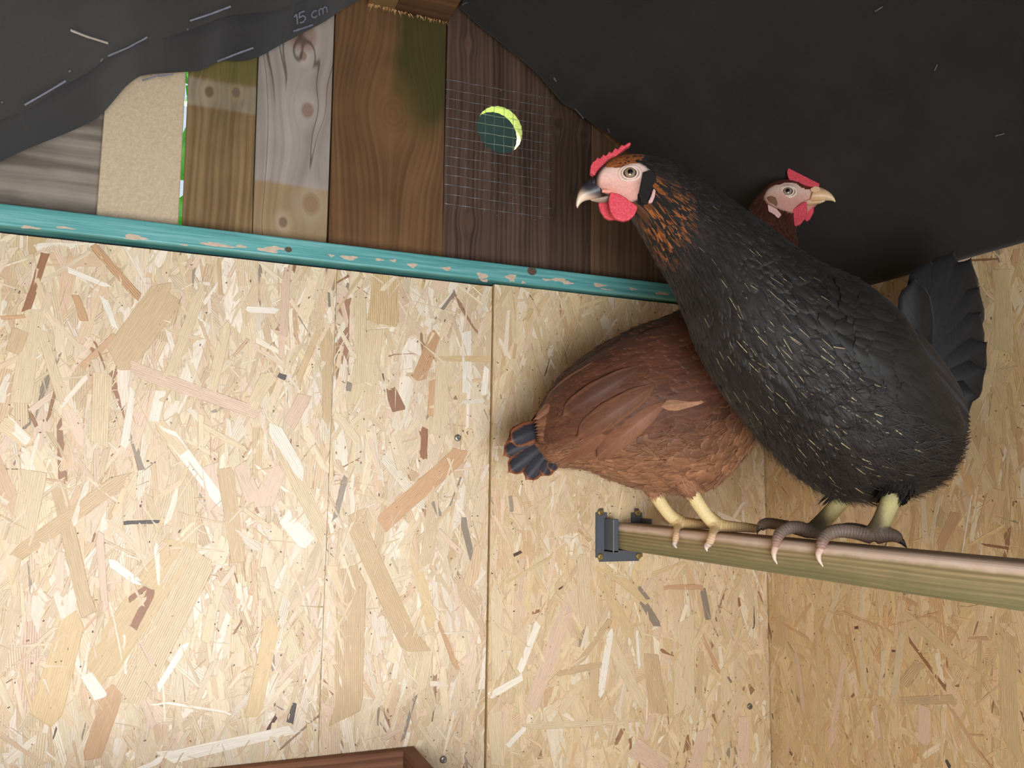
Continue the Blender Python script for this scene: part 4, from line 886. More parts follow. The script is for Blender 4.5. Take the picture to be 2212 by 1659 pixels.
def skin_mat(name, scale=900.0, rough=0.5, sss=0.0, bump=0.35):
    t = NT(name, rough, 0.35); c, al = t.attr('col'); p = t.co()
    f = t.n('TexVoronoi', None, {'Vector': p, 'Scale': scale}).outputs['Distance']; nz = t.noise(p, scale*0.35, 4)
    k = t.add(0.78, t.add(t.mul(nz, 0.40), t.mul(f, 0.10)))
    sc_ = t.n('Attribute', {'attribute_name': 'scute'}).outputs['Fac']; on = t.sm(sc_, 0.001, 0.003)
    rg = t.mul(t.ma('POWER', t.ma('ABSOLUTE', t.ma('SINE', t.add(t.mul(sc_, 1150.0), t.mul(nz, 1.2)))), 0.6), on); k = t.mul(k, t.sub(1.0, t.mul(t.sub(on, rg), 0.26)))
    t.base(t.mix(1.0, c, t.n('CombineXYZ', None, {0: k, 1: k, 2: k}).outputs[0], 'MULTIPLY')); t.bump(t.add(t.add(t.mul(f, 0.7), nz), t.mul(rg, 1.6)), bump, 0.0008)
    if sss:
        t.b.inputs['Subsurface Weight'].default_value = sss; t.b.inputs['Subsurface Radius'].default_value = (0.004, 0.0012, 0.0008); t.b.inputs['Subsurface Scale'].default_value = 1.0
    return t.m
M_COMB = NT('comb_flesh', 0.5, 0.35); _f = M_COMB.noise(M_COMB.co(), 700, 4); M_COMB.base(M_COMB.ramp(_f, [(0.3, lin((196, 54, 68))), (0.7, lin((232, 92, 104)))]))
M_COMB.bump(M_COMB.n('TexVoronoi', None, {'Vector': M_COMB.co(), 'Scale': 1100.0}).outputs['Distance'], 0.3, 0.0006)
M_COMB.b.inputs['Subsurface Weight'].default_value = 0.25; M_COMB.b.inputs['Subsurface Radius'].default_value = (0.004, 0.001, 0.0008); M_COMB.b.inputs['Subsurface Scale'].default_value = 1.0
M_COMB = M_COMB.m
M_EAR = plain('ear_down', (38, 35, 35), 0.9, 0.1, 0, 0.35, 1400)
M_BODY = skin_mat('hen_skin', 1100.0, 0.55)
M_EYE = NT('hen_eye', 0.06, 0.6); M_EYE.base(M_EYE.attr('col')[0]); M_EYE = M_EYE.m
M_CLAW = skin_mat('claw_horn', 300.0, 0.35, bump=0.1)
M_BEAKM = skin_mat('beak_horn', 260.0, 0.38, bump=0.1)

from mathutils.bvhtree import BVHTree
class Head:
    """head frame: forward along the beak, up, and out toward the visible side"""
    def __init__(s, px, py, P, cheek_turn, sign):
        s.H = np.asarray(P); d = nrm(np.array([ray(px, py)[0], ray(px, py)[1], 0])); out = -d
        a = math.radians(cheek_turn); out = np.array([out[0]*math.cos(a)-out[1]*math.sin(a), out[0]*math.sin(a)+out[1]*math.cos(a), 0])
        s.o = out; s.f = nrm(np.cross(EZ, out))*1.0
        if np.dot(s.f, _R)*sign < 0: s.f = -s.f
        s.u = EZ.copy()
    def skin(s, o):
        me = o.data; s.bvh = BVHTree.FromPolygons([v.co for v in me.vertices], [tuple(p.vertices) for p in me.polygons])
    def lat(s, px, py, off=0.0):
        """how far out the skin lies at this point of the head, plus off"""
        loc = s.bvh.ray_cast(Vector(CAM), Vector(nrm(ray(px, py))))[0]
        return float(np.dot(np.array(loc)-s.H, s.o))+off
    def p(s, px, py, lat=0.0): return onP(px, py, s.H+s.o*lat, s.o)
def solid(name, hd, outline, lat, thick, voxel, mat, parent, col=None, tilt=None, smooth=4, bulge=0.0):
    """fleshy plate of the given outline, rounded all over"""
    pts = [hd.p(x, y, lat) for x, y in outline]
    if tilt is not None:
        base, ang = tilt; bz = hd.p(*base, lat)
        pts = [p+hd.o*math.tan(ang)*(bz[2]-p[2]) for p in pts]
    bm = bmesh.new(); f1 = [bm.verts.new(p+hd.o*thick/2) for p in pts]; f2 = [bm.verts.new(p-hd.o*thick/2) for p in pts]
    bm.faces.new(f1); bm.faces.new(f2[::-1]); n = len(pts)
    for k in range(n): bm.faces.new((f1[k], f2[k], f2[(k+1) % n], f1[(k+1) % n]))
    bmesh.ops.triangulate(bm, faces=list(bm.faces))
    o = remeshed(name, bm, voxel, mat, parent, smooth)
    if col is not None: set_col(o.data, 'col', np.tile(np.r_[col, 0.0], (len(o.data.vertices), 1)))
    return o
def dist_poly(P, Q):
    """distance of points P to the polyline Q"""
    d = np.full(len(P), 9.0)
    for a, b in zip(Q[:-1], Q[1:]):
        ab = b-a; t = np.clip(((P-a)@ab)/np.dot(ab, ab), 0, 1); d = np.minimum(d, np.linalg.norm(P-a-t[:, None]*ab, axis=1))
    return d
def arc_poly(P, Q):
    """length along the polyline Q at the point nearest to each of P"""
    d = np.full(len(P), 9.0); s = np.zeros(len(P)); acc = 0.0
    for a, b in zip(Q[:-1], Q[1:]):
        ab = b-a; L = np.linalg.norm(ab); t = np.clip(((P-a)@ab)/L**2, 0, 1); q = np.linalg.norm(P-a-t[:, None]*ab, axis=1); k = q < d; d[k] = q[k]; s[k] = acc+t[k]*L; acc += L
    return s
def rest_on_perch(body):
    """toes lie on the rounded perch, never in it"""
    v = verts_np(body.data); r = 0.0060; c = np.array([(PX0+PX1)/2, (PZ0+PZ1)/2]); hf = np.array([(PX1-PX0)/2-r, (PZ1-PZ0)/2-r]); p = v[:, [0, 2]]-c; q = np.abs(p)-hf
    out = np.maximum(q, 0); d = np.linalg.norm(out, axis=1)+np.minimum(q.max(1), 0)-r; g = np.where((q > 0).any(1)[:, None], out/np.maximum(np.linalg.norm(out, axis=1, keepdims=True), 1e-9), np.eye(2)[q.argmax(1)])*np.sign(p)
    k = d < 0.0012; v[k, 0] += g[k, 0]*(0.0012-d[k]); v[k, 2] += g[k, 1]*(0.0012-d[k]); body.data.vertices.foreach_set('co', v.astype(np.float32).ravel()); body.data.update()
def scutes(body, legs, v):
    sc_ = np.zeros(len(v))
    for pn, tl in legs:
        pts = [np.array(q) for q in tl]
        for q in pts:
            k = (dist_poly(v, q) < 0.0085) & (v[:, 2] < -0.03); sc_[k] = 0.004+arc_poly(v[k], q)
    a = body.data.attributes.new('scute', 'FLOAT', 'POINT'); a.data.foreach_set('value', sc_.astype(np.float32))
def eye(hd, parent, ex, ey, lat, r, iris, px):
    """eyeball with amber iris and dark pupil, and the lid ring around it"""
    c = hd.p(ex, ey, lat); bm = bmesh.new(); bmesh.ops.create_uvsphere(bm, u_segments=40, v_segments=28, radius=r)
    q = Vector(hd.o).to_track_quat('Z', 'Y').to_matrix().to_4x4(); bm.transform(Matrix.Translation(c-hd.o*r*0.45) @ q)
    o = from_bm('eye', bm, M_EYE, parent, True); v = verts_np(o.data); dn = (v-(c-hd.o*r*0.45))/r; ca = dn@hd.o; ang = np.degrees(np.arccos(np.clip(ca, -1, 1)))
    cc = np.where(ang[:, None] < 23, np.array(lin((14, 14, 18))), np.where(ang[:, None] < 50, np.array(lin(iris)), np.array(lin((40, 34, 30))))); set_col(o.data, 'col', np.c_[cc, np.ones(len(cc))])
    bm = bmesh.new(); N = 36
    for (rr, hh, tr, wob) in ((r*0.98, 0.0004, 0.0010, 0.05), (r*1.30, -0.0012, 0.0013, 0.12)):
        ring = []
        for k in range(N):
            a = 2*math.pi*k/N; j = 1+wob*math.cos(2*a+0.4); ce = c+(hd.f*math.cos(a)*1.04+hd.u*math.sin(a)*0.92)*rr*j+hd.o*hh; rd = hd.f*math.cos(a)+hd.u*math.sin(a)
            ring.append([bm.verts.new(ce+(rd*math.cos(b)+hd.o*math.sin(b))*tr) for b in np.linspace(0, 2*math.pi, 9)[:-1]])
        for k in range(N):
            for b in range(8): bm.faces.new((ring[k][b], ring[k][(b+1) % 8], ring[(k+1) % N][(b+1) % 8], ring[(k+1) % N][b]))
    o2 = from_bm('eyelid', bm, M_BODY, parent, True); set_col(o2.data, 'col', np.tile(np.r_[lin(px), 1.0], (len(o2.data.vertices), 1)))
    return o
def beak(hd, parent, upper, lower, ru, colf):
    for nm, sec, wd in (('upper_beak', upper, ru), ('lower_beak', lower, ru*0.8)):
        tops = np.array([hd.p(*a, 0) for a, b in sec]); bots = np.array([hd.p(*b, 0) for a, b in sec]); c = (tops+bots)/2; a = (tops-bots)/2
        ln = np.linspace(0, 1, len(sec)); wl = wd*np.interp(ln, [0, .3, .7, .92, 1], [1, .86, .52, .22, .06]); A = cr(np.c_[c, a, wl], 6); bm = bmesh.new()
        loft_bm(bm, A[:, :3], A[:, 3:6], hd.o*A[:, 6:7], 20)
        o = from_bm(nm, bm, M_BEAKM, parent, True); v = verts_np(o.data); tt = np.clip((v-c[0])@(c[-1]-c[0])/np.dot(c[-1]-c[0], c[-1]-c[0]), 0, 1); hh = (v[:, 2]-v[:, 2].min())/max(1e-6, np.ptp(v[:, 2]))
        set_col(o.data, 'col', np.c_[colf(tt, hh, nm), np.ones(len(v))])
def mixc(a, b, f): f = np.clip(f, 0, 1)[:, None]; return np.array(lin(a))*(1-f)+np.array(lin(b))*f
def sstep(x, a, b): q = np.clip((x-a)/(b-a), 0, 1); return q*q*(3-2*q)

def make_loft(secs, plane_P, plane_n, m=6):
    """secs: (upper point, lower point in the picture, half width in m, sideways shift in m)"""
    T_ = np.array([onP(*s[0], plane_P, plane_n) for s in secs]); B_ = np.array([onP(*s[1], plane_P, plane_n) for s in secs])
    sh = np.array([s[3] if len(s) > 3 else 0.0 for s in secs])[:, None]*plane_n
    A = cr(np.c_[(T_+B_)/2+sh, (T_-B_)/2, np.array([s[2] for s in secs])], m); A[:, 6] = np.maximum(A[:, 6], 0.0015)
    return Loft(A[:, :3], A[:, 3:6], plane_n*A[:, 6:7])
def leg_nodes(pts, P0, n, mid):
    k = np.dot(np.asarray(P0)-mid, n)
    return [onP(x, y, mid+n*k*f, n) for (x, y, r), f in zip(pts, (0.55, 0.8, 0.96, 1, 1))], [r for x, y, r in pts]
def leg_nodes_flat(pts, P0, n):
    """pts: picture points with a radius; the leg lies in the plane through P0 parallel to the hen's middle"""
    return [onP(x, y, P0, n) for x, y, r in pts], [r for x, y, r in pts]
def claw(parent, pts, r, col0, col1):
    bm = bmesh.new(); tube_bm(bm, pts, [r, r*0.85, r*0.5, r*0.1], 5, 10); o = from_bm('claw', bm, M_CLAW, parent, True); v = verts_np(o.data)
    a, b = np.asarray(pts[0]), np.asarray(pts[-1]); tt = np.clip((v-a)@(b-a)/np.dot(b-a, b-a), 0, 1); set_col(o.data, 'col', np.c_[mixc(col0, col1, tt), np.ones(len(v))])

# ---------- the black hen
def build_black():
    rng = np.random.default_rng(5)
    root = empty('black_hen', (0.585, -0.39, PZ1))
    psi = math.radians(12); fwd = np.array([-math.cos(psi), math.sin(psi), 0]); n = np.array([-math.sin(psi), -math.cos(psi), 0]); P0 = np.array([0.585, -0.39, 0.0])
    #        upper          lower        half width
    secs = [((2034, 892), (2044, 922), 0.004), ((2004, 848), (2038, 985), 0.032), ((1940, 792), (2004, 1042), 0.054), ((1888, 712), (1944, 1068), 0.068), ((1852, 645), (1878, 1078), 0.077),
            ((1808, 604), (1798, 1064), 0.079), ((1745, 578), (1712, 998), 0.075), ((1685, 538), (1618, 895), 0.067), ((1630, 492), (1545, 795), 0.057), ((1578, 452), (1502, 700), 0.047),
            ((1532, 415), (1465, 620), 0.038), ((1490, 385), (1425, 555), 0.031), ((1450, 360), (1395, 505), 0.025), ((1418, 345), (1372, 472), 0.0195), ((1388, 338), (1350, 447), 0.0165), ((1352, 338), (1325, 428), 0.0148),
            ((1318, 346), (1305, 414), 0.0125), ((1294, 366), (1288, 404), 0.009), ((1284, 380), (1283, 396), 0.004)]
    lf = make_loft(secs, P0, n); M6 = 6
    hd = Head(1361, 374, onP(1361, 374, P0, n), 8, -1)
    bm = bmesh.new(); loft_bm(bm, lf.c, lf.a, lf.b, 40)
    # legs
    legs = []
    for (ankle, Xa, shank, toes) in (
        ((1888, 1160), 0.585, [(1925, 985, .024), (1935, 1055, .0110), (1922, 1085, .0086), (1905, 1125, .0082), (1889, 1156, .0090)],
         [[(1886, 1160, .585, .0072), (1850, 1150, .576, .0068), (1815, 1146, .565, .0066), (1787, 1154, .556, .0062), (1775, 1172, .5485, .0052), (1774, 1188, .5465, .0036)],
          [(1890, 1160, .586, .0070), (1915, 1156, .592, .0064), (1934, 1158, .5965, .0058), (1944, 1168, .600, .0040)],
          [(1884, 1156, .588, .0066), (1852, 1144, .586, .0060), (1826, 1142, .580, .0056), (1800, 1150, .572, .0050)]]),
        ((1752, 1152), 0.585, [(1835, 960, .024), (1842, 1045, .0110), (1820, 1078, .0086), (1785, 1118, .0082), (1757, 1148, .0090)],
         [[(1752, 1152, .585, .0072), (1728, 1140, .574, .0066), (1704, 1140, .562, .0064), (1685, 1152, .553, .0058), (1677, 1170, .5480, .0048), (1676, 1183, .5465, .0034)],
          [(1750, 1150, .586, .0068), (1712, 1140, .586, .0062), (1676, 1132, .582, .0060), (1652, 1131, .577, .0058), (1641, 1140, .572, .0050)],
          [(1756, 1152, .587, .0066), (1775, 1154, .594, .0058), (1792, 1160, .599, .0042)]])):
        A = onX(*ankle, Xa); pn, pr = leg_nodes(shank, A, n, P0); pn[4][2] = max(pn[4][2], PZ1+pr[4]*0.92); tube_bm(bm, pn, pr, 6, 16); tl = []
        for tpt in toes:
            q = [onX(x, y, X_) for x, y, X_, r in tpt]; rr = [r for *_, r in tpt]
            q = [np.array([p[0], p[1], max(p[2], PZ1+r*0.97) if (p[0] > 0.5535) else p[2]]) for p, r in zip(q, rr)]
            tube_bm(bm, q, rr, 5, 14); tl.append(q)
        legs.append((pn, tl))
    body = remeshed('body', bm, 0.0019, M_BODY, root, 3); rest_on_perch(body)
    v = verts_np(body.data); c = np.tile(np.array(lin((34, 33, 34))), (len(v), 1))
    for pn, tl in legs:
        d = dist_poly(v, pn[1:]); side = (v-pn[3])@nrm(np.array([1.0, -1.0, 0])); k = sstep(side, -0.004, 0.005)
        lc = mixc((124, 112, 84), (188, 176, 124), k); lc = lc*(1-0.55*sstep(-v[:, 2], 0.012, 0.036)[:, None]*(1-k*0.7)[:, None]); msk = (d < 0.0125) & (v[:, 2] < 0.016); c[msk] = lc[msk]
        for q in tl:
            d = dist_poly(v, q); top = sstep(v[:, 2], -0.056, -0.040); tc = mixc((168, 132, 116), (112, 96, 84), top); msk = d < 0.0085; c[msk & (v[:, 2] < -0.026)] = tc[msk & (v[:, 2] < -0.026)]
    # bare face
    E_ = hd.H; fx = (v-E_)@hd.f; uz = (v-E_)@hd.u; ol = np.abs((v-E_)@hd.o); r = np.sqrt(((fx-0.006)/0.0255)**2+((uz+0.0125)/0.0200)**2); face = (1-sstep(r, 0.88, 1.08))*(fx > -0.022)*(fx < 0.06)*(np.abs(uz) < 0.04)
    fc = mixc((222, 192, 178), (206, 152, 138), sstep(-uz, -0.004, 0.022)); fc = fc*(1-(sstep(uz-0.5*fx, 0.0, 0.010)*sstep(fx, -0.01, 0.012))[:, None]*0.25)
    xa_ = (fx-0.009)*0.8525-(uz-0.0100)*0.5227; ya_ = (fx-0.009)*0.5227+(uz-0.0100)*0.8525; dk_ = sstep(-fx, -0.001, 0.012)*sstep(-uz, -0.002, 0.016)*0.75; fc = fc*(1-dk_[:, None])+np.array(lin((96, 80, 74)))*dk_[:, None]
    orange = (1-sstep(np.sqrt((xa_/0.0175)**2+(ya_/0.0072)**2), 0.7, 1.2)); fc = fc*(1-orange[:, None])+np.array(lin((150, 88, 44)))*orange[:, None]
    c = c*(1-face[:, None])+fc*face[:, None]; set_col(body.data, 'col', np.c_[c, np.ones(len(v))])
    FM = feather_mat('black_feather', spec=0.28, sheen=0.04)
    hd.skin(body); scutes(body, legs, v)
    # plumage
    NT_ = lf.M; t = []; th = []
    def scat(n_, ta, tb, tha=-math.pi, thb=math.pi): return rng.uniform(ta, tb, n_), rng.uniform(tha, thb, n_)
    parts = []
    def hackle_gold(t_, th_):                   # copper hackles low on the throat and round behind the ear
        s = t_/M6; a = np.abs(((th_+math.pi) % (2*math.pi))-math.pi); return np.exp(-((s-12.6)/0.95)**2)*sstep(a, 1.15, 1.8)*(1-0.35*sstep(a, 2.6, 3.1))
    for (n_, ta, tb, L0, L1, W0, W1, lf0) in ((2600, 2, 40, .022, .030, .013, .018, .0022), (1900, 36, 57, .022, .029, .009, .013, .0018), (4600, 52, 84, .018, .029, .0026, .0056, .0017)):
        t_, th_ = scat(n_, ta, tb); L = rng.uniform(L0, L1, n_); W = rng.uniform(W0, W1, n_); s = t_/M6; a = np.abs(((th_+math.pi) % (2*math.pi))-math.pi)
        base = np.array(lin((37, 34, 32)))*rng.uniform(0.7, 1.25, (n_, 1)); brown = sstep(a, 1.7, 2.8)*(s < 6); base = base*(1+np.outer(brown, [0.30, 0.14, 0.0]))
        gold = hackle_gold(t_, th_)*(rng.random(n_) < 0.60)*(W < 0.008); gc = np.array(lin((166, 96, 44)))*rng.uniform(0.5, 1.2, (n_, 1)); base = base*(1-gold[:, None])+gc*gold[:, None]
        band = np.exp(-((s-6.4)/2.0)**2)*sstep(a, 0.8, 1.5)*(1-sstep(a, 2.9, 3.14)*0.5); st = (rng.random(n_) < 0.46*band)*rng.uniform(0.25, 0.9, n_)
        k = off_face(lf, t_, th_, hd, 0.006, -0.0125, 0.0255, 0.0200); parts.append(feather_mesh('p', lf, t_[k], th_[k], L[k], W[k], np.c_[np.clip(base, 0, 1), st][k], rng.uniform(0.6, 1.4, k.sum())*lf0, rng.normal(0, 0.05, k.sum()), rng))
    parts.append(fuzz(lf, 9000, 4, 76, lambda t_, th_: np.array(lin((39, 36, 34)))*rng.uniform(0.6, 1.35, (len(t_), 1)), rng))
    for pn, tl in legs: parts.append(thigh(pn, FM, rng, lambda r_, k_: np.array(lin((40, 37, 35)))*r_.uniform(0.7, 1.25, (k_, 1))))
    # crown, nape and cheek: tiny feathers, none on the bare face
    n_ = 4200; t_, th_ = scat(n_, 80, 101); P = lf.S(t_, th_); fx = (P-E_)@hd.f; uz = (P-E_)@hd.u; r = np.sqrt(((fx-0.006)/0.0255)**2+((uz+0.0125)/0.0200)**2)
    keep = (r > 1.0) & (fx < 0.020); ca_, sa_ = math.cos(0.55), math.sin(0.55); xa = (fx-0.009)*ca_-(uz-0.0100)*sa_; ya = (fx-0.009)*sa_+(uz-0.0100)*ca_; cap = (np.sqrt((xa/0.0180)**2+(ya/0.0070)**2) < 1.0); keep = (keep & (fx < 0.019)) | (cap & (fx < 0.026))
    oc = np.array(lin((150, 86, 42)))*rng.uniform(0.6, 1.2, (n_, 1)); bk = np.array(lin((44, 40, 38)))*rng.uniform(0.7, 1.3, (n_, 1)); isor = (cap & (rng.random(n_) < 0.9))[:, None]
    colr = np.where(isor, oc, bk); k = keep; ear = (fx < -0.0105) & (fx > -0.021) & (uz < 0.004) & (uz > -0.028)
    parts.append(feather_mesh('p', lf, t_[k], th_[k], rng.uniform(.005, .010, k.sum()), rng.uniform(.0016, .003, k.sum()), np.c_[np.clip(colr[k], 0, 1), np.zeros(k.sum())], np.where(ear[k], rng.uniform(.001, .0042, k.sum()), rng.uniform(.0002, .0009, k.sum())), rng.normal(0, .05, k.sum()), rng, base=np.where(ear[k], 0.0026, 0.0003)))
    join_parts(parts, 'plumage', FM, root)
    # fluff under the belly and round the thighs
    n_ = 12000; t_, th_ = scat(n_, 6, 42); a = np.abs(((th_+math.pi) % (2*math.pi))-math.pi); k = (a > 1.75)
    t_, th_ = t_[k], th_[k]; n_ = len(t_); cl = np.array(lin((44, 40, 37)))*rng.uniform(0.6, 1.3, (n_, 1))
    me = feather_mesh('fluff', lf, t_, th_, rng.uniform(.014, .034, n_), rng.uniform(.0005, .0012, n_), np.c_[cl, np.zeros(n_)], rng.uniform(.001, .010, n_), rng.normal(0, .12, n_), rng, base=0.001)
    tag(link('fluff', me, FM, root, True), kind='stuff')
    # wings: coverts over the flank and the folded flight feathers
    for sgn in (1, -1):
        wing(lf, root, sgn, FM, rng, s_front=6.3, s_back=1.9, th_top=0.62, th_bot=1.78, col=(36, 34, 32), n_cov=1100, cs=1.1, qcol=[(44, 41, 39), (50, 52, 57), (43, 40, 38), (39, 37, 37), (56, 59, 64)], M6=M6)
    # tail: a raised fan of broad feathers
    ra = onP(1968, 835, P0, n); i = 0
    for (tx_, ty_, W, sg) in ((2010, 560, .046, 1), (2060, 540, .048, 1), (2098, 556, .050, 1), (2116, 618, .052, 1), (2120, 672, .052, 1), (2134, 738, .052, 1), (2132, 796, .050, 1), (2112, 852, .046, 1),
                             (2000, 590, .046, -1), (2060, 560, .048, -1), (2085, 640, .050, -1), (2095, 720, .050, -1), (2075, 800, .046, -1), (1975, 600, .040, 1)):
        tip = onP(tx_, ty_, P0+n*(sg*(0.010+0.0030*(i % 8))), n); rt = ra+n*sg*0.006+np.array([0, 0, 0.004*(4-i % 8)])
        quill('tail_feather', rt, tip, np.cross(tip-rt, n), W, lin((33, 32, 33)), FM, root, 0.05, n*sg, 0.0); i += 1
    # head furniture
    cb = [(1274, 376), (1275, 362), (1280, 352), (1284, 360-8), (1290, 343), (1296, 347), (1302, 336), (1308, 340), (1315, 330), (1321, 334), (1328, 322), (1334, 326), (1342, 315), (1347, 318), (1356, 311), (1362, 311), (1361, 316), (1351, 322), (1340, 331), (1329, 341), (1320, 352), (1312, 362), (1305, 372), (1296, 380), (1284, 382)]
    solid('comb', hd, cb, 0.001, 0.0075, 0.0006, M_COMB, root)
    wt = [(1318, 417), (1314, 434), (1316, 452), (1322, 466), (1331, 475), (1345, 479), (1359, 476), (1370, 466), (1376, 452), (1375, 445), (1362, 438), (1350, 428), (1335, 420)]
    solid('wattle', hd, wt, 0.0105, 0.0052, 0.0006, M_COMB, root, smooth=6)
    wt2 = [(1292, 440), (1296, 456), (1305, 470), (1316, 476), (1330, 475), (1340, 462), (1332, 446), (1318, 436), (1304, 434)]
    solid('wattle', hd, wt2, -0.0085, 0.0050, 0.0006, M_COMB, root, smooth=6)
    def bc_(t_, h_, nm):
        if nm == 'lower_beak': return mixc((110, 98, 92), (188, 164, 140), t_)
        dk = (1-sstep(t_, 0.35, 0.85))*sstep(h_+0.25*(1-t_), 0.30, 0.62); base_ = mixc((196, 158, 140), (236, 214, 186), t_); return base_*(1-dk[:, None])+np.array(lin((44, 42, 48)))*dk[:, None]
    beak(hd, root, [((1287, 379), (1300, 426)), ((1272, 386), (1287, 430)), ((1260, 396), (1276, 431)), ((1251, 411), (1265, 433)), ((1246, 427), (1256, 438)), ((1244, 441), (1249, 447)), ((1246, 448), (1248, 450))],
         [((1318, 422), (1320, 434)), ((1300, 426), (1304, 437)), ((1284, 429), (1290, 436)), ((1274, 431), (1278, 434))], 0.0082, bc_)
    # nostril flap, gape
    solid('nostril', hd, [(1278, 392), (1286, 384), (1296, 380), (1299, 386), (1290, 394), (1281, 398)], 0.0072, 0.0022, 0.0005, M_BEAKM, root, lin((56, 50, 54)))
    solid('gape', hd, [(1300, 410), (1316, 409), (1334, 414), (1344, 418), (1332, 421), (1314, 417), (1300, 416)], hd.lat(1325, 415), 0.0026, 0.0005, M_BODY, root, lin((222, 150, 130)))
    eye(hd, root, 1360.5, 373.5, hd.lat(1360.5, 373.5, 0.0012), 0.0066, (142, 122, 96), (216, 190, 176))
    # dark ear tuft with the pale lobe under its rim
    solid('ear_tuft', hd, [(1388, 374), (1402, 369), (1415, 374), (1418, 392), (1413, 412), (1407, 432), (1398, 442), (1384, 440), (1379, 424), (1384, 396)], hd.lat(1400, 402, -0.0010), 0.005, 0.0007, M_EAR, root, lin((40, 37, 38)))
    solid('ear_lobe', hd, [(1411, 408), (1416, 412), (1414, 426), (1409, 438), (1401, 440), (1400, 436), (1406, 424)], hd.lat(1408, 424, 0.003), 0.0038, 0.0006, M_BODY, root, lin((206, 164, 160)))
    solid('cheek_patch', hd, [(1376, 418), (1388, 408), (1394, 424), (1398, 440), (1388, 448), (1378, 440)], hd.lat(1386, 430, -0.0014), 0.004, 0.0007, M_EAR, root, lin((70, 58, 54)))
    # claws
    for pts, c0, c1 in (([(1774, 1184, .5468), (1768, 1196, .5462), (1770, 1210, .5458), (1778, 1224, .5462)], (196, 160, 148), (238, 222, 200)),
                        ([(1676, 1180, .5468), (1672, 1192, .5462), (1673, 1206, .5458), (1679, 1219, .5462)], (196, 160, 148), (238, 222, 200))):
        claw(root, [onX(*p) for p in pts], 0.0034, c0, c1)
    claw(root, [onX(1942, 1166, .5995), onX(1948, 1170, .6005), onX(1953, 1176, .601), onX(1959, 1184, .601)], 0.0032, (70, 62, 64), (40, 38, 42))
    claw(root, [onX(1644, 1136, .573), onX(1639, 1142, .571), onX(1636, 1148, .570), onX(1636, 1154, .569)], 0.0030, (90, 72, 66), (60, 50, 48))
    at_base(root)
    tag(root, 'black hen with cream flecked breast and copper throat perched facing the mesh', 'hen')
    return lf
def off_face(lf, t_, th_, hd, cx, cz, rx, rz):
    P = lf.S(t_, th_); fx = (P-hd.H)@hd.f; uz = (P-hd.H)@hd.u
    return np.sqrt(((fx-cx)/rx)**2+((uz-cz)/rz)**2) > 1.0
def thigh(pn, FM, rng, cols, L=(.006, .012)):
    """loose feathering round the top of a leg"""
    A = cr(np.c_[np.array(pn[:3])+np.array([[0, 0, .01], [0, 0, .004], [0, 0, .006]]), [[.024], [.015], [.0092]]], 8)[::-1]; C_, a, b = tube_frames(A[:, :3]); lt = Loft(C_, a*A[:, 3:], b*A[:, 3:])
    n_ = 900; t_ = rng.uniform(2, 9.5, n_); th_ = rng.uniform(-math.pi, math.pi, n_); c = cols(rng, n_)
    return feather_mesh('t', lt, t_, th_, rng.uniform(L[0], L[1], n_), rng.uniform(.0008, .0032, n_), np.c_[c, np.zeros(n_)], rng.uniform(.0008, .003, n_), rng.normal(0, .1, n_), rng)
def fuzz(lf, n_, t0, t1, cols, rng, L=(.010, .022), W=(.0004, .0009)):
    t_ = rng.uniform(t0, t1, n_); th_ = rng.uniform(-math.pi, math.pi, n_); c = cols(t_, th_)
    return feather_mesh('f', lf, t_, th_, rng.uniform(*L, n_), rng.uniform(*W, n_), np.c_[np.clip(c, 0, 1), np.zeros(n_)], rng.uniform(.0006, .0032, n_), rng.normal(0, .08, n_), rng, base=0.0016)
def join_parts(ms, name, mat, root):
    """several feather meshes become one"""
    bm = bmesh.new()
    for m in ms: bm.from_mesh(m)
    me = bpy.data.meshes.new(name); bm.to_mesh(me); bm.free()
    for m in ms: bpy.data.meshes.remove(m)
    return tag(link(name, me, mat, root, True), kind='stuff')
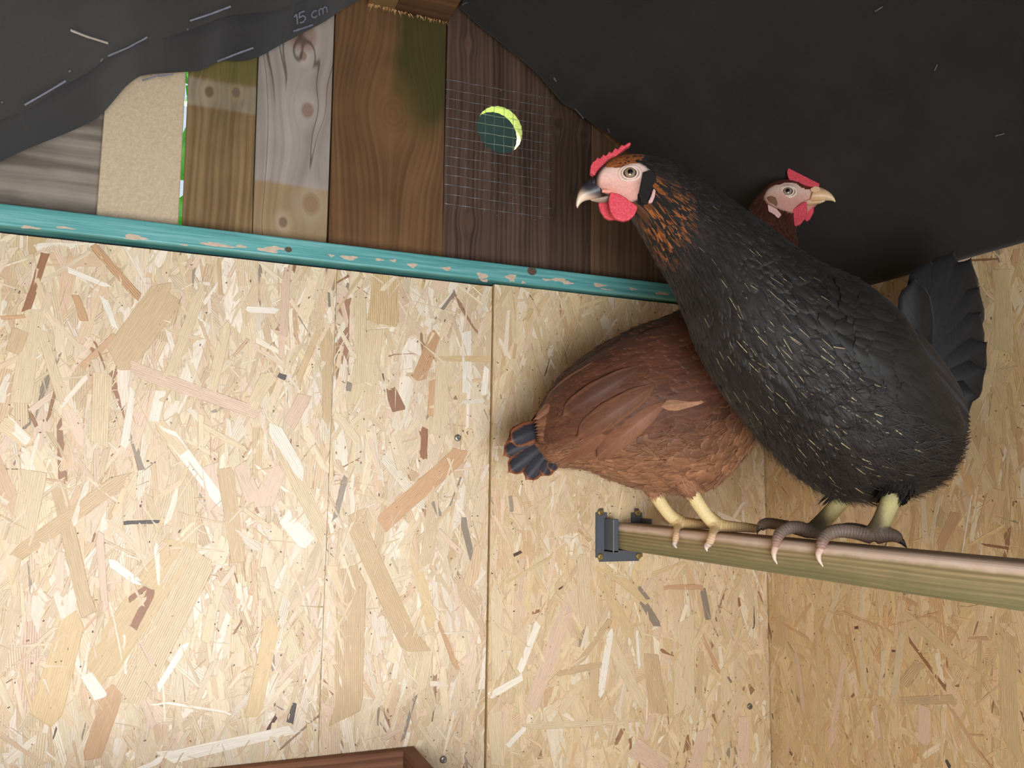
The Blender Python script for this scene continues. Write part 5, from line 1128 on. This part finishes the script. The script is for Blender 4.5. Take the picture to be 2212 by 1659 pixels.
def wing(lf, root, sgn, FM, rng, s_front, s_back, th_top, th_bot, col, n_cov, qcol, M6, off=0.007, cov_alpha=0.0, cs=1.0):
    """wing folded on the flank: a shell of coverts with the flight feathers below and behind, all over the body surface"""
    w_ = empty('wing', (0, 0, 0)); w_.parent = root
    sh = Loft(lf.c, lf.a*1.04, lf.b*1.06)
    # shell under the coverts
    NU, NV = 26, 18; V = []
    for lay in (0, 1):
        for i in range(NU):
            for j in range(NV):
                p = i/(NU-1); q = j/(NV-1); s = (s_front+(s_back-s_front)*p)*M6; mid = 0.5*(th_top+th_bot)-0.0*p; hw = 0.5*(th_bot-th_top)*(math.sin(math.pi*min(1, 0.12+p*0.62))**0.6)
                a = sgn*(mid+0.10*p+hw*(2*q-1)); th_ = np.array([a]); P = lf.S(np.array([s]), th_)[0]; _, _, nn = lf.d(np.array([s]), th_); e = 1-max(abs(2*p-1), abs(2*q-1))**4
                V.append(P+nn[0]*((off*e+0.001) if lay == 0 else -0.002))
    F_ = []; h = NU*NV
    for i in range(NU-1):
        for j in range(NV-1):
            a = i*NV+j; F_.append((a, a+1, a+NV+1, a+NV)); F_.append((h+a+NV, h+a+NV+1, h+a+1, h+a))
    me = mesh_np('wing_shell', V, F_); set_uv(me, np.array([(0.5, 0.3)]*len(V))); set_col(me, 'col', np.tile(np.r_[lin(col), 0], (len(V), 1)))
    a_ = me.attributes.new('rnd', 'FLOAT', 'POINT'); a_.data.foreach_set('value', np.full(len(V), 0.5, np.float32)); link('wing_shell', me, FM, w_, True)
    # coverts, larger toward the rear edge
    p = rng.random(n_cov)**0.9; q = rng.random(n_cov); s = (s_front+(s_back+0.35-s_front)*p)*M6+rng.normal(0, 1.6, n_cov)*(1-p); hw = 0.5*(th_bot-th_top)*np.sin(math.pi*np.minimum(1, 0.12+p*0.62))**0.6; th_ = sgn*(0.5*(th_top+th_bot)+0.10*p+hw*(2*q-1))
    L = (0.018+0.018*p)*cs; W = (0.012+0.007*p)*cs; e = 1-np.maximum(np.abs(2*p-1), np.abs(2*q-1))**4; cl = np.array(lin(col))*rng.uniform(0.75, 1.25, (n_cov, 1))
    grp = []
    for lo in np.linspace(0, 1, 7)[:-1]:
        k = (p >= lo) & (p < lo+1/6)
        if k.sum(): grp.append(feather_mesh('c', lf, s[k], th_[k], L[k], W[k], np.c_[np.clip(cl[k], 0, 1), np.full(k.sum(), cov_alpha)], rng.uniform(.0003, .0010, k.sum()), sgn*rng.normal(-0.03, 0.05, k.sum()), rng, base=off*e[k]+0.0013))
    o = join_parts(grp, 'coverts', FM, w_)
    # secondaries and primaries fanned along the lower rear edge
    for k in range(9):
        f = k/8; s0 = (s_front*0.42+s_back*0.58+0.5*(1-f))*M6; a0 = sgn*(th_bot-0.10-0.62*f*(th_bot-th_top)); s1 = (s_back-0.75+0.35*f)*M6; a1 = sgn*(th_bot+0.02-0.62*f*(th_bot-th_top))
        def at(s_, a_, o_): P = lf.S(np.array([s_]), np.array([a_]))[0]; _, _, nn = lf.d(np.array([max(s_, 2.0)]), np.array([a_])); return P+nn[0]*o_, nn[0]
        r_, nn = at(s0, a0, off*0.9+0.0004*k); t_, n2 = at(s1, a1, off*1.15+0.0008*k)
        quill('flight_feather', r_, t_, np.cross(t_-r_, nn), 0.021, lin(qcol[k % len(qcol)]), FM, w_, 0.03, nn)
    return w_
LB = build_black()

# ---------- the brown hen
def build_red():
    rng = np.random.default_rng(8)
    root = empty('brown_hen', (0.575, -0.19, PZ1))
    psi = math.radians(18); fwd = np.array([math.cos(psi), -math.sin(psi), 0]); n = np.array([-math.sin(psi), -math.cos(psi), 0]); P0 = np.array([0.570, -0.19, 0.0])
    secs = [((1158, 935), (1160, 962), 0.006), ((1172, 880), (1192, 998), 0.032), ((1212, 818), (1268, 1010), 0.056), ((1278, 765), (1345, 1040), 0.072), ((1352, 722), (1430, 1058), 0.080),
            ((1435, 690), (1520, 1058), 0.080), ((1510, 655), (1600, 985), 0.072), ((1560, 600), (1655, 880), 0.060), ((1588, 545), (1695, 760), 0.047), ((1606, 500), (1712, 650), 0.036),
            ((1618, 462), (1716, 560), 0.028), ((1636, 428), (1714, 504), 0.0205), ((1662, 400), (1726, 474), 0.0170), ((1694, 390), (1744, 460), 0.0145), ((1728, 392), (1762, 446), 0.0130), ((1752, 404), (1772, 434), 0.009), ((1766, 412), (1776, 428), 0.004)]
    lf = make_loft(secs, P0, n); M6 = 6
    hd = Head(1701, 413, onP(1701, 413, P0, n), 0, 1)
    bm = bmesh.new(); loft_bm(bm, lf.c, lf.a, lf.b, 40)
    legs = []
    for (ankle, Xa, shank, toes) in (
        ((1468, 1142), 0.565, [(1385, 985, .024), (1402, 1035, .0110), (1420, 1075, .0082), (1445, 1110, .0078), (1466, 1138, .0088)],
         [[(1466, 1144, .564, .0058), (1462, 1153, .5510, .0046), (1459, 1166, .5478, .0041), (1459, 1172, .5470, .0034)],
          [(1470, 1142, .566, .0072), (1500, 1140, .578, .0064), (1530, 1136, .591, .0058), (1548, 1137, .599, .0048)],
          [(1472, 1144, .566, .0068), (1498, 1147, .574, .0060), (1522, 1149, .583, .0054), (1540, 1150, .59, .0046)]]),
        ((1548, 1146), 0.565, [(1460, 990, .024), (1478, 1040, .0110), (1500, 1075, .0082), (1526, 1112, .0078), (1547, 1140, .0090)],
         [[(1546, 1148, .564, .0060), (1539, 1157, .5505, .0050), (1534, 1170, .5472, .0047), (1533, 1177, .5465, .0038)],
          [(1550, 1146, .566, .0074), (1582, 1150, .578, .0064), (1610, 1150, .590, .0058), (1640, 1151, .601, .0048)],
          [(1552, 1144, .568, .0068), (1580, 1138, .585, .0060), (1602, 1138, .596, .0054), (1616, 1142, .603, .0046)]])):
        A = onX(*ankle, Xa); pn, pr = leg_nodes(shank, A, n, P0); pn[4][2] = max(pn[4][2], PZ1+pr[4]*1.05); tube_bm(bm, pn, pr, 6, 16); tl = []
        for tpt in toes:
            q = [onX(x, y, X_) for x, y, X_, r in tpt]; rr = [r for *_, r in tpt]
            q = [np.array([p[0], p[1], max(p[2], PZ1+r*1.08) if (p[0] > 0.5535) else p[2]]) for p, r in zip(q, rr)]
            tube_bm(bm, q, rr, 5, 14); tl.append(q)
        legs.append((pn, tl))
    body = remeshed('body', bm, 0.0019, M_BODY, root, 3); rest_on_perch(body)
    v = verts_np(body.data); c = np.tile(np.array(lin((96, 54, 36))), (len(v), 1))
    for pn, tl in legs:
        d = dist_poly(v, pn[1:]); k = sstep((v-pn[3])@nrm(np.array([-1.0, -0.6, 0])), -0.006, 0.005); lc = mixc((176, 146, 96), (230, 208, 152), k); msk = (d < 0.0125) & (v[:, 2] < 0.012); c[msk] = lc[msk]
        for q in tl:
            d = dist_poly(v, q); tc = mixc((220, 184, 148), (206, 176, 124), sstep(v[:, 2], -0.056, -0.040)); msk = (d < 0.0085) & (v[:, 2] < -0.026); c[msk] = tc[msk]
    E_ = hd.H; fx = (v-E_)@hd.f; uz = (v-E_)@hd.u; r = np.sqrt(((fx-0.004)/0.0310)**2+((uz+0.0125)/0.0205)**2); face = (1-sstep(r, 0.88, 1.08))*(fx > -0.028)*(fx < 0.06)*(np.abs(uz) < 0.04)
    fc = mixc((228, 196, 176), (208, 154, 138), sstep(-uz, -0.004, 0.020)); c = c*(1-face[:, None])+fc*face[:, None]; set_col(body.data, 'col', np.c_[c, np.ones(len(v))]); hd.skin(body); scutes(body, legs, v)
    FM = feather_mat('chestnut_feather', edge=(138, 96, 70), edge_amt=0.22, dark_center=(60, 38, 30), dark_amt=0.25, spec=0.22, sheen=0.06)
    def scat(n_, ta, tb): return rng.uniform(ta, tb, n_), rng.uniform(-math.pi, math.pi, n_)
    parts = []
    for (n_, ta, tb, L0, L1, W0, W1, lf0) in ((2600, 2, 40, .024, .034, .014, .020, .0022), (1600, 36, 56, .022, .030, .010, .015, .0020), (1800, 52, 70, .016, .024, .005, .008, .0016)):
        t_, th_ = scat(n_, ta, tb); L = rng.uniform(L0, L1, n_); W = rng.uniform(W0, W1, n_); s = t_/M6; a = np.abs(((th_+math.pi) % (2*math.pi))-math.pi)
        lo = sstep(a, 1.6, 2.7); base = mixc((80, 50, 36), (172, 122, 88), lo); nk = sstep(s, 6.5, 9.0); base = base*(1-nk[:, None])+np.array(lin((78, 40, 30)))*nk[:, None]; base = base*rng.uniform(0.75, 1.22, (n_, 1))  # dark back and paler belly fluff; shading by low light put into the colour
        k = off_face(lf, t_, th_, hd, 0.004, -0.0125, 0.0310, 0.0205); parts.append(feather_mesh('p', lf, t_[k], th_[k], L[k], W[k], np.c_[np.clip(base, 0, 1), np.zeros(n_)][k], rng.uniform(0.6, 1.4, k.sum())*lf0, rng.normal(0, 0.05, k.sum()), rng))
    parts.append(fuzz(lf, 8000, 3, 60, lambda t_, th_: mixc((92, 58, 42), (188, 136, 100), sstep(np.abs(((th_+math.pi) % (2*math.pi))-math.pi), 1.5, 2.8))*rng.uniform(0.75, 1.2, (len(t_), 1)), rng))  # same gradient: pale underside, low light from below painted into the colour
    for pn, tl in legs: parts.append(thigh(pn, FM, rng, lambda r_, k_: mixc((150, 102, 76), (190, 140, 104), r_.random(k_))))
    n_ = 1900; t_, th_ = scat(n_, 66, 86); P = lf.S(t_, th_); fx = (P-E_)@hd.f; uz = (P-E_)@hd.u; r = np.sqrt(((fx-0.004)/0.0310)**2+((uz+0.0125)/0.0205)**2); k = (r > 1.0) & (fx < 0.03)
    cl = np.array(lin((96, 40, 28)))*rng.uniform(0.7, 1.25, (n_, 1))
    parts.append(feather_mesh('p', lf, t_[k], th_[k], rng.uniform(.006, .011, k.sum()), rng.uniform(.0018, .0034, k.sum()), np.c_[cl[k], np.zeros(k.sum())], rng.uniform(.0002, .0009, k.sum()), rng.normal(0, .05, k.sum()), rng, base=0.0003))
    join_parts(parts, 'plumage', FM, root)
    n_ = 7000; t_, th_ = scat(n_, 6, 42); a = np.abs(((th_+math.pi) % (2*math.pi))-math.pi); k = (a > 1.8)
    t_, th_ = t_[k], th_[k]; n_ = len(t_); cl = mixc((138, 94, 68), (192, 144, 110), rng.random(n_)*sstep(np.abs(((th_+math.pi) % (2*math.pi))-math.pi), 1.8, 2.8))
    me = feather_mesh('fluff', lf, t_, th_, rng.uniform(.014, .032, n_), rng.uniform(.0006, .0018, n_), np.c_[cl, np.zeros(n_)], rng.uniform(.001, .006, n_), rng.normal(0, .12, n_), rng, base=0.001)
    tag(link('fluff', me, FM, root, True), kind='stuff')
    wings = {}
    for sgn in (1, -1):
        wings[sgn] = wing(lf, root, sgn, FM, rng, s_front=6.4, s_back=1.2, th_top=0.50, th_bot=1.80, cs=1.35, col=(96, 60, 43), n_cov=900, qcol=[(124, 80, 58), (140, 94, 68), (118, 76, 56), (152, 106, 80), (112, 70, 52)], M6=M6)
    FT_ = feather_mat('black_tail_feather', edge=(160, 96, 60), edge_amt=0.95, spec=0.35, sheen=0.1)
    ra = onP(1212, 925, P0, n); i = 0
    for (tx_, ty_, W, sg, rx, ry) in ((1085, 985, .026, 1, 1200, 925), (1096, 1022, .026, 1, 1205, 940), (1134, 1038, .027, 1, 1208, 950), (1170, 1030, .024, 1, 1214, 955), (1188, 1020, .016, 1, 1222, 955), (1100, 955, .026, 1, 1196, 915),
                                 (1090, 975, .026, -1, 1200, 920), (1110, 1010, .026, -1, 1205, 935), (1095, 950, .024, -1, 1200, 915)):
        off_ = sg*(0.004+0.0022*(i % 6)); tip = onP(tx_, ty_, P0+n*off_, n); rt = onP(rx, ry, P0+n*sg*0.004, n)
        quill('tail_feather', rt, tip, np.cross(tip-rt, n), W, lin((38, 37, 44)), FT_, root, 0.04, n*sg); i += 1
    # long wing feathers folded over the rump, near side
    FW_ = feather_mat('wing_feather', edge=(150, 104, 78), edge_amt=0.55, spec=0.22, sheen=0.05); near = wings[1]
    def onskin(px, py, off, dep=None):
        d = nrm(ray(px, py)); q = hd.bvh.ray_cast(Vector(CAM), Vector(d)); t = q[3] if q[0] is not None else dep
        return CAM+d*(t-off), t
    for k_, (x0, y0, x1, y1, W_, c_) in enumerate(((1330, 768, 1176, 880, .024, (86, 55, 41)), (1372, 800, 1168, 930, .026, (95, 62, 45)), (1400, 832, 1176, 972, .026, (107, 71, 52)), (1416, 858, 1206, 1000, .026, (128, 86, 64)),
                                              (1424, 888, 1248, 1006, .024, (138, 94, 70)), (1392, 790, 1212, 900, .026, (84, 54, 41)), (1420, 830, 1244, 946, .028, (108, 72, 54)), (1438, 868, 1286, 990, .026, (132, 90, 68)))):
        r_, t0 = onskin(x0, y0, 0.0065+0.0006*k_); mid_, tm = onskin(0.35*x0+0.65*x1, 0.35*y0+0.65*y1, 0.010, t0); t_, t1 = onskin(x1, y1, 0.0090+0.0010*k_, tm); 
        if abs(t1-tm) > 0.05: t_ = CAM+nrm(ray(x1, y1))*(tm-0.010)
        nn = nrm(CAM-r_); quill('flight_feather', r_, t_, np.cross(t_-r_, nn), W_, lin(c_), FW_, near, 0.115, nn, 0.0, 0.3)
    # buff secondary showing under the near wing
    p1, p2 = onP(1520, 868, P0+n*0.088, n), onP(1425, 878, P0+n*0.092, n)
    tag(quill('pale_feather', p1, p2, np.cross(p2-p1, n), 0.016, lin((176, 130, 98)), FM, root, 0.0, n, 0, 1.0), 'pale buff feather under the wing')
    cb = [(1702, 384), (1700, 372), (1704, 362), (1709, 366), (1712, 356), (1717, 363), (1721, 354), (1726, 364), (1731, 355), (1735, 366), (1741, 358), (1745, 370), (1754, 374), (1763, 385), (1771, 399), (1768, 405), (1752, 405), (1736, 401), (1718, 395), (1706, 391)]
    solid('comb', hd, cb, 0.004, 0.0062, 0.0005, M_COMB, root, smooth=2)
    solid('wattle', hd, [(1742, 436), (1744, 454), (1738, 474), (1728, 486), (1718, 489), (1704, 485), (1697, 470), (1704, 459), (1718, 450), (1730, 441)], 0.0125, 0.0050, 0.0006, M_COMB, root, smooth=6)
    solid('wattle', hd, [(1744, 444), (1758, 442), (1758, 458), (1750, 474), (1742, 479), (1734, 470), (1738, 454)], -0.0085, 0.0048, 0.0006, M_COMB, root, smooth=6)
    def bc_(t_, h_, nm): return mixc((206, 156, 112), (238, 212, 168), t_)*(1-0.25*(sstep(h_, 0.6, 0.95)*(1-t_))[:, None])
    beak(hd, root, [((1762, 402), (1748, 438)), ((1776, 406), (1762, 436)), ((1788, 412), (1776, 434)), ((1796, 419), (1788, 433)), ((1802, 427), (1798, 434)), ((1805, 434), (1804, 437))],
         [((1742, 434), (1744, 446)), ((1758, 435), (1758, 442)), ((1772, 434), (1772, 439)), ((1782, 433), (1782, 435))], 0.0080, bc_)
    solid('nostril', hd, [(1750, 408), (1760, 402), (1770, 404), (1772, 410), (1762, 415), (1752, 414)], 0.0070, 0.0020, 0.0005, M_BEAKM, root, lin((222, 184, 146)))
    solid('gape', hd, [(1716, 448), (1734, 436), (1750, 430), (1756, 434), (1742, 441), (1726, 449)], hd.lat(1738, 440), 0.0024, 0.0005, M_BODY, root, lin((216, 164, 146)))
    eye(hd, root, 1701.5, 413.5, hd.lat(1701.5, 413.5, 0.0012), 0.0064, (150, 134, 112), (228, 208, 190))
    solid('ear_tuft', hd, [(1657, 428), (1666, 424), (1676, 428), (1680, 440), (1676, 450), (1664, 444)], hd.lat(1668, 436, -0.0012), 0.004, 0.0006, M_BODY, root, lin((120, 84, 58)))
    solid('ear_lobe', hd, [(1658, 442), (1666, 446), (1678, 452), (1688, 464), (1682, 472), (1670, 470), (1660, 458)], hd.lat(1672, 458, 0.0012), 0.0045, 0.0006, M_BODY, root, lin((222, 178, 170)))
    claw(root, [onX(1459, 1169, .5468), onX(1457, 1175, .5460), onX(1459, 1180, .5456), onX(1462, 1184, .5456)], 0.0030, (206, 178, 170), (240, 228, 216))
    claw(root, [onX(1532, 1174, .5462), onX(1527, 1179, .5455), onX(1526, 1185, .5450), onX(1528, 1191, .5450)], 0.0038, (206, 178, 170), (240, 228, 216))
    at_base(root)
    tag(root, 'chestnut brown hen behind the black hen, head up under the lining', 'hen')
    return lf
LR = build_red()
